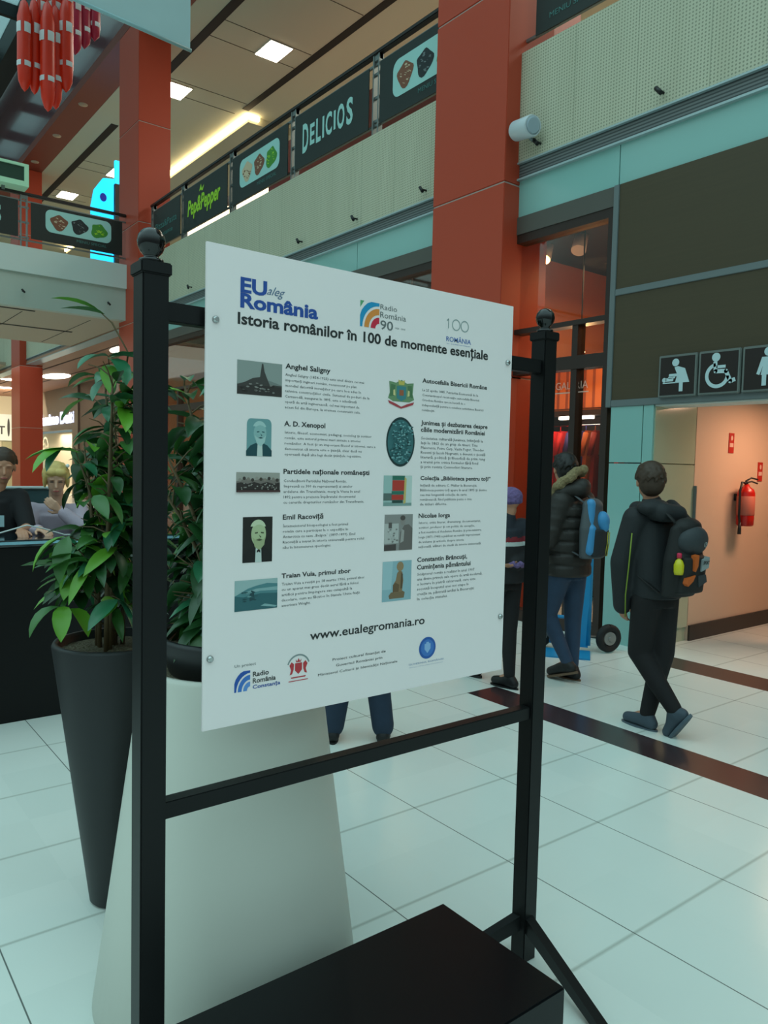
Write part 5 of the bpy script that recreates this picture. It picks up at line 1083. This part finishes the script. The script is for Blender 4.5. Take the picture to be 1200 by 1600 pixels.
# --- blonde woman leaning on the counter
P0 = (1.47, 5.66)
J = dict(head=(0, -.02, 1.475), neck=(.0, .04, 1.345), shL=(.155, .05, 1.245), shR=(-.155, .05, 1.245), elL=(.16, -.20, 1.15), haL=(.035, -.17, 1.255), elR=(-.19, -.16, 1.06), haR=(-.10, -.42, 1.155),
         pelvis=(0, .10, .74), hipL=(.085, .08, .72), hipR=(-.085, .08, .72), knL=(.10, -.16, .66), knR=(-.10, -.16, .66), anL=(.10, -.08, .22), anR=(-.10, -.08, .22), toL=(.10, -.18, .17), heL=(.10, -.05, .17), toR=(-.10, -.18, .17), heR=(-.10, -.05, .17))
b, g, f, sd, HL, HM = person(P0, (0, -1), J, .95, 'blonde woman in pale lilac sweater leaning on the counter with a hand at her chin', SKIN2, .0055,
    hands=(('L', ((-.75, -.05, .62), (.1, 1, .2), .5)), ('R', ((.35, -.6, -.05), (0, 0, -1), .4))), headtilt=-.32)
LIL = mat('pale_lilac_sweater', 'a89aa8', .85, bump=.15, scale=40)
trousers(b, g, f, sd, .95, mat('dark_slacks', '22222a', .8))
jacket(b, g, f, sd, .95, LIL, chest=(.175, .125), hem=(.16, .13), hemz=.78, arm=(.070, .06, .046), name='sweater', sleeve=.88, neckr=.045)
hairmesh(b, HL, HM, .95, HBLO, [((0, -.020, .045), (.086, .094, .082)), ((0, -.05, -.01), (.080, .060, .085)), ((-.03, .060, .072), (.045, .030, .028)), ((.03, .060, .072), (.045, .030, .028)), ((-.077, .01, -.005), (.016, .030, .06)), ((.077, .01, -.005), (.016, .030, .06)), ((0, -.095, .05), (.045, .04, .04))])
mb = MB()
for s_ in (-1, 1): mb.ell(HL(s_*.030, .082, .006), (.015, .006, .004), 10, M=HM)
mb.build('eyelashes', HBRN, b); MB().ell(HL(0, .092, -.062), (.020, .008, .006), 10, M=HM).build('lips', mat('lips', 'a0524c', .5), b)
MB().ell(HL(-.078, .0, .105), (.014, .014, .014), 10).build('hair_clip', mat('pearl', 'd8dedb', .3), b)
# --- woman in black at the left edge
P0 = (1.10, 5.62)
J = dict(head=(.02, .0, 1.56), neck=(-.01, .03, 1.43), shL=(.115, .03, 1.345), shR=(-.19, .03, 1.345), elL=(.165, -.10, 1.15), haL=(.115, -.36, 1.155), elR=(-.24, -.1, 1.12), haR=(-.15, -.33, 1.155),
         pelvis=(-.03, .04, .90), hipL=(.055, .04, .87), hipR=(-.115, .04, .87), knL=(.055, .03, .47), knR=(-.115, .03, .47), anL=(.055, .05, .08), anR=(-.115, .05, .08), toL=(.06, -.08, .03), heL=(.055, .08, .03), toR=(-.12, -.08, .03), heR=(-.115, .08, .03))
b, g, f, sd, HL, HM = person(P0, (.1, -1), J, .97, 'woman in black top with a pale name badge behind the counter at the left edge', SKIN, .0055,
    hands=(('L', ((.1, -.9, -.1), (0, 0, -1), .35)), ('R', ((.2, -.9, -.1), (0, 0, -1), .35))), headtilt=-.25)
trousers(b, g, f, sd, .97, BLKT)
jacket(b, g, f, sd, .97, mat('black_top', '141417', .85), chest=(.17, .12), hem=(.15, .12), hemz=.86, arm=(.072, .058, .05), name='top', sleeve=.0, neckr=.045)
hairmesh(b, HL, HM, .97, HBRN, [((0, -.020, .045), (.085, .094, .082)), ((0, -.05, -.01), (.080, .060, .085)), ((0, -.09, -.02), (.04, .04, .06))])
mb = MB().ell(HL(0, .092, -.062), (.020, .008, .006), 10, M=HM); mb.build('lips', mat('lips', 'a0524c', .5), b)
pt, _ = frame(P0, (.1, -1))
mb = MB(); a = pt((-.075, -.115, 1.16)); ux = (pt((1, 0, 0))-pt((0, 0, 0))); mb.poly([(0, 0), (.10, 0), (.10, .075), (0, .075)], a, ux, (0, 0, 1), .006); mb.build('name_badge', mat('pale_badge', '9fc0c8', .4), b)
shoes(b, g, .97, mat('black_shoe', '0f0f10', .6), mat('black_sole', '0a0a0a', .7), .044)
# --- blue hand truck beside the second boy
t = thing('hand_truck', 'bright blue hand truck with black rubber wheels standing by the corridor corner', 'hand truck', (5.60, 4.28, 0))
HB = mat('hand_truck_blue', '1487bd', .45); RUB = mat('rubber', '141414', .7)
A_ = V((5.6, 4.28, 0)).normalized(); R_ = V((A_.y, -A_.x, 0)); o = V((5.55, 4.22, 0))
q = lambda a, d, z: o+R_*a+A_*d+V((0, 0, z))
MB().tube([q(-.26, .02, .06), q(-.26, .05, 1.0), q(-.2, .06, 1.15), q(.0, .06, 1.18), q(.06, .05, 1.0), q(.06, .02, .06)], .022, 10).build('frame', HB, t)
for z in (.3, .6, .88): MB().tube([q(-.26, .03, z), q(.06, .03, z)], .016, 8).build('crossbar', HB, t)
mb = MB(); mb.add([q(-.36, -.30, .012), q(.08, -.30, .012), q(.08, .02, .012), q(-.36, .02, .012), q(-.36, -.30, .0), q(.08, -.30, .0), q(.08, .02, .0), q(-.36, .02, .0)], [(0, 1, 2, 3), (7, 6, 5, 4), (0, 4, 5, 1), (1, 5, 6, 2), (2, 6, 7, 3), (3, 7, 4, 0)]); mb.build('toe_plate', HB, t)
mb = MB(); mb.add([q(-.02, .01, .04), q(.06, .01, .04), q(.06, .01, 1.0), q(-.02, .01, 1.0), q(-.02, .03, .04), q(.06, .03, .04), q(.06, .03, 1.0), q(-.02, .03, 1.0)], [(0, 1, 2, 3), (7, 6, 5, 4), (0, 4, 5, 1), (1, 5, 6, 2), (2, 6, 7, 3), (3, 7, 4, 0)]); mb.build('side_plate', HB, t)
for a_ in (-.36, .235):
    ax = (R_*.55-A_*.83).normalized() if a_ > 0 else (R_*.55-A_*.83).normalized(); c_ = q(a_, .06, .13); pts = []
    e1 = V((0, 0, 1)); e2 = ax.cross(e1).normalized()
    ring = [c_+e1*cos(2*pi*i/24)*.092+e2*sin(2*pi*i/24)*.092 for i in range(25)]
    wh = MB().tube(ring, .036, 10, cap=False).build('wheel', RUB, t)
    MB().tube([c_-ax*.03, c_+ax*.03], .06, 18).tube([c_-ax*.04, c_+ax*.045], .022, 12).build('hub', mat('grey_hub', '8a8a86', .4), wh)
MB().tube([q(-.36, .06, .13), q(.165, .06, .13)], .012, 8).build('axle', GREYM, t)
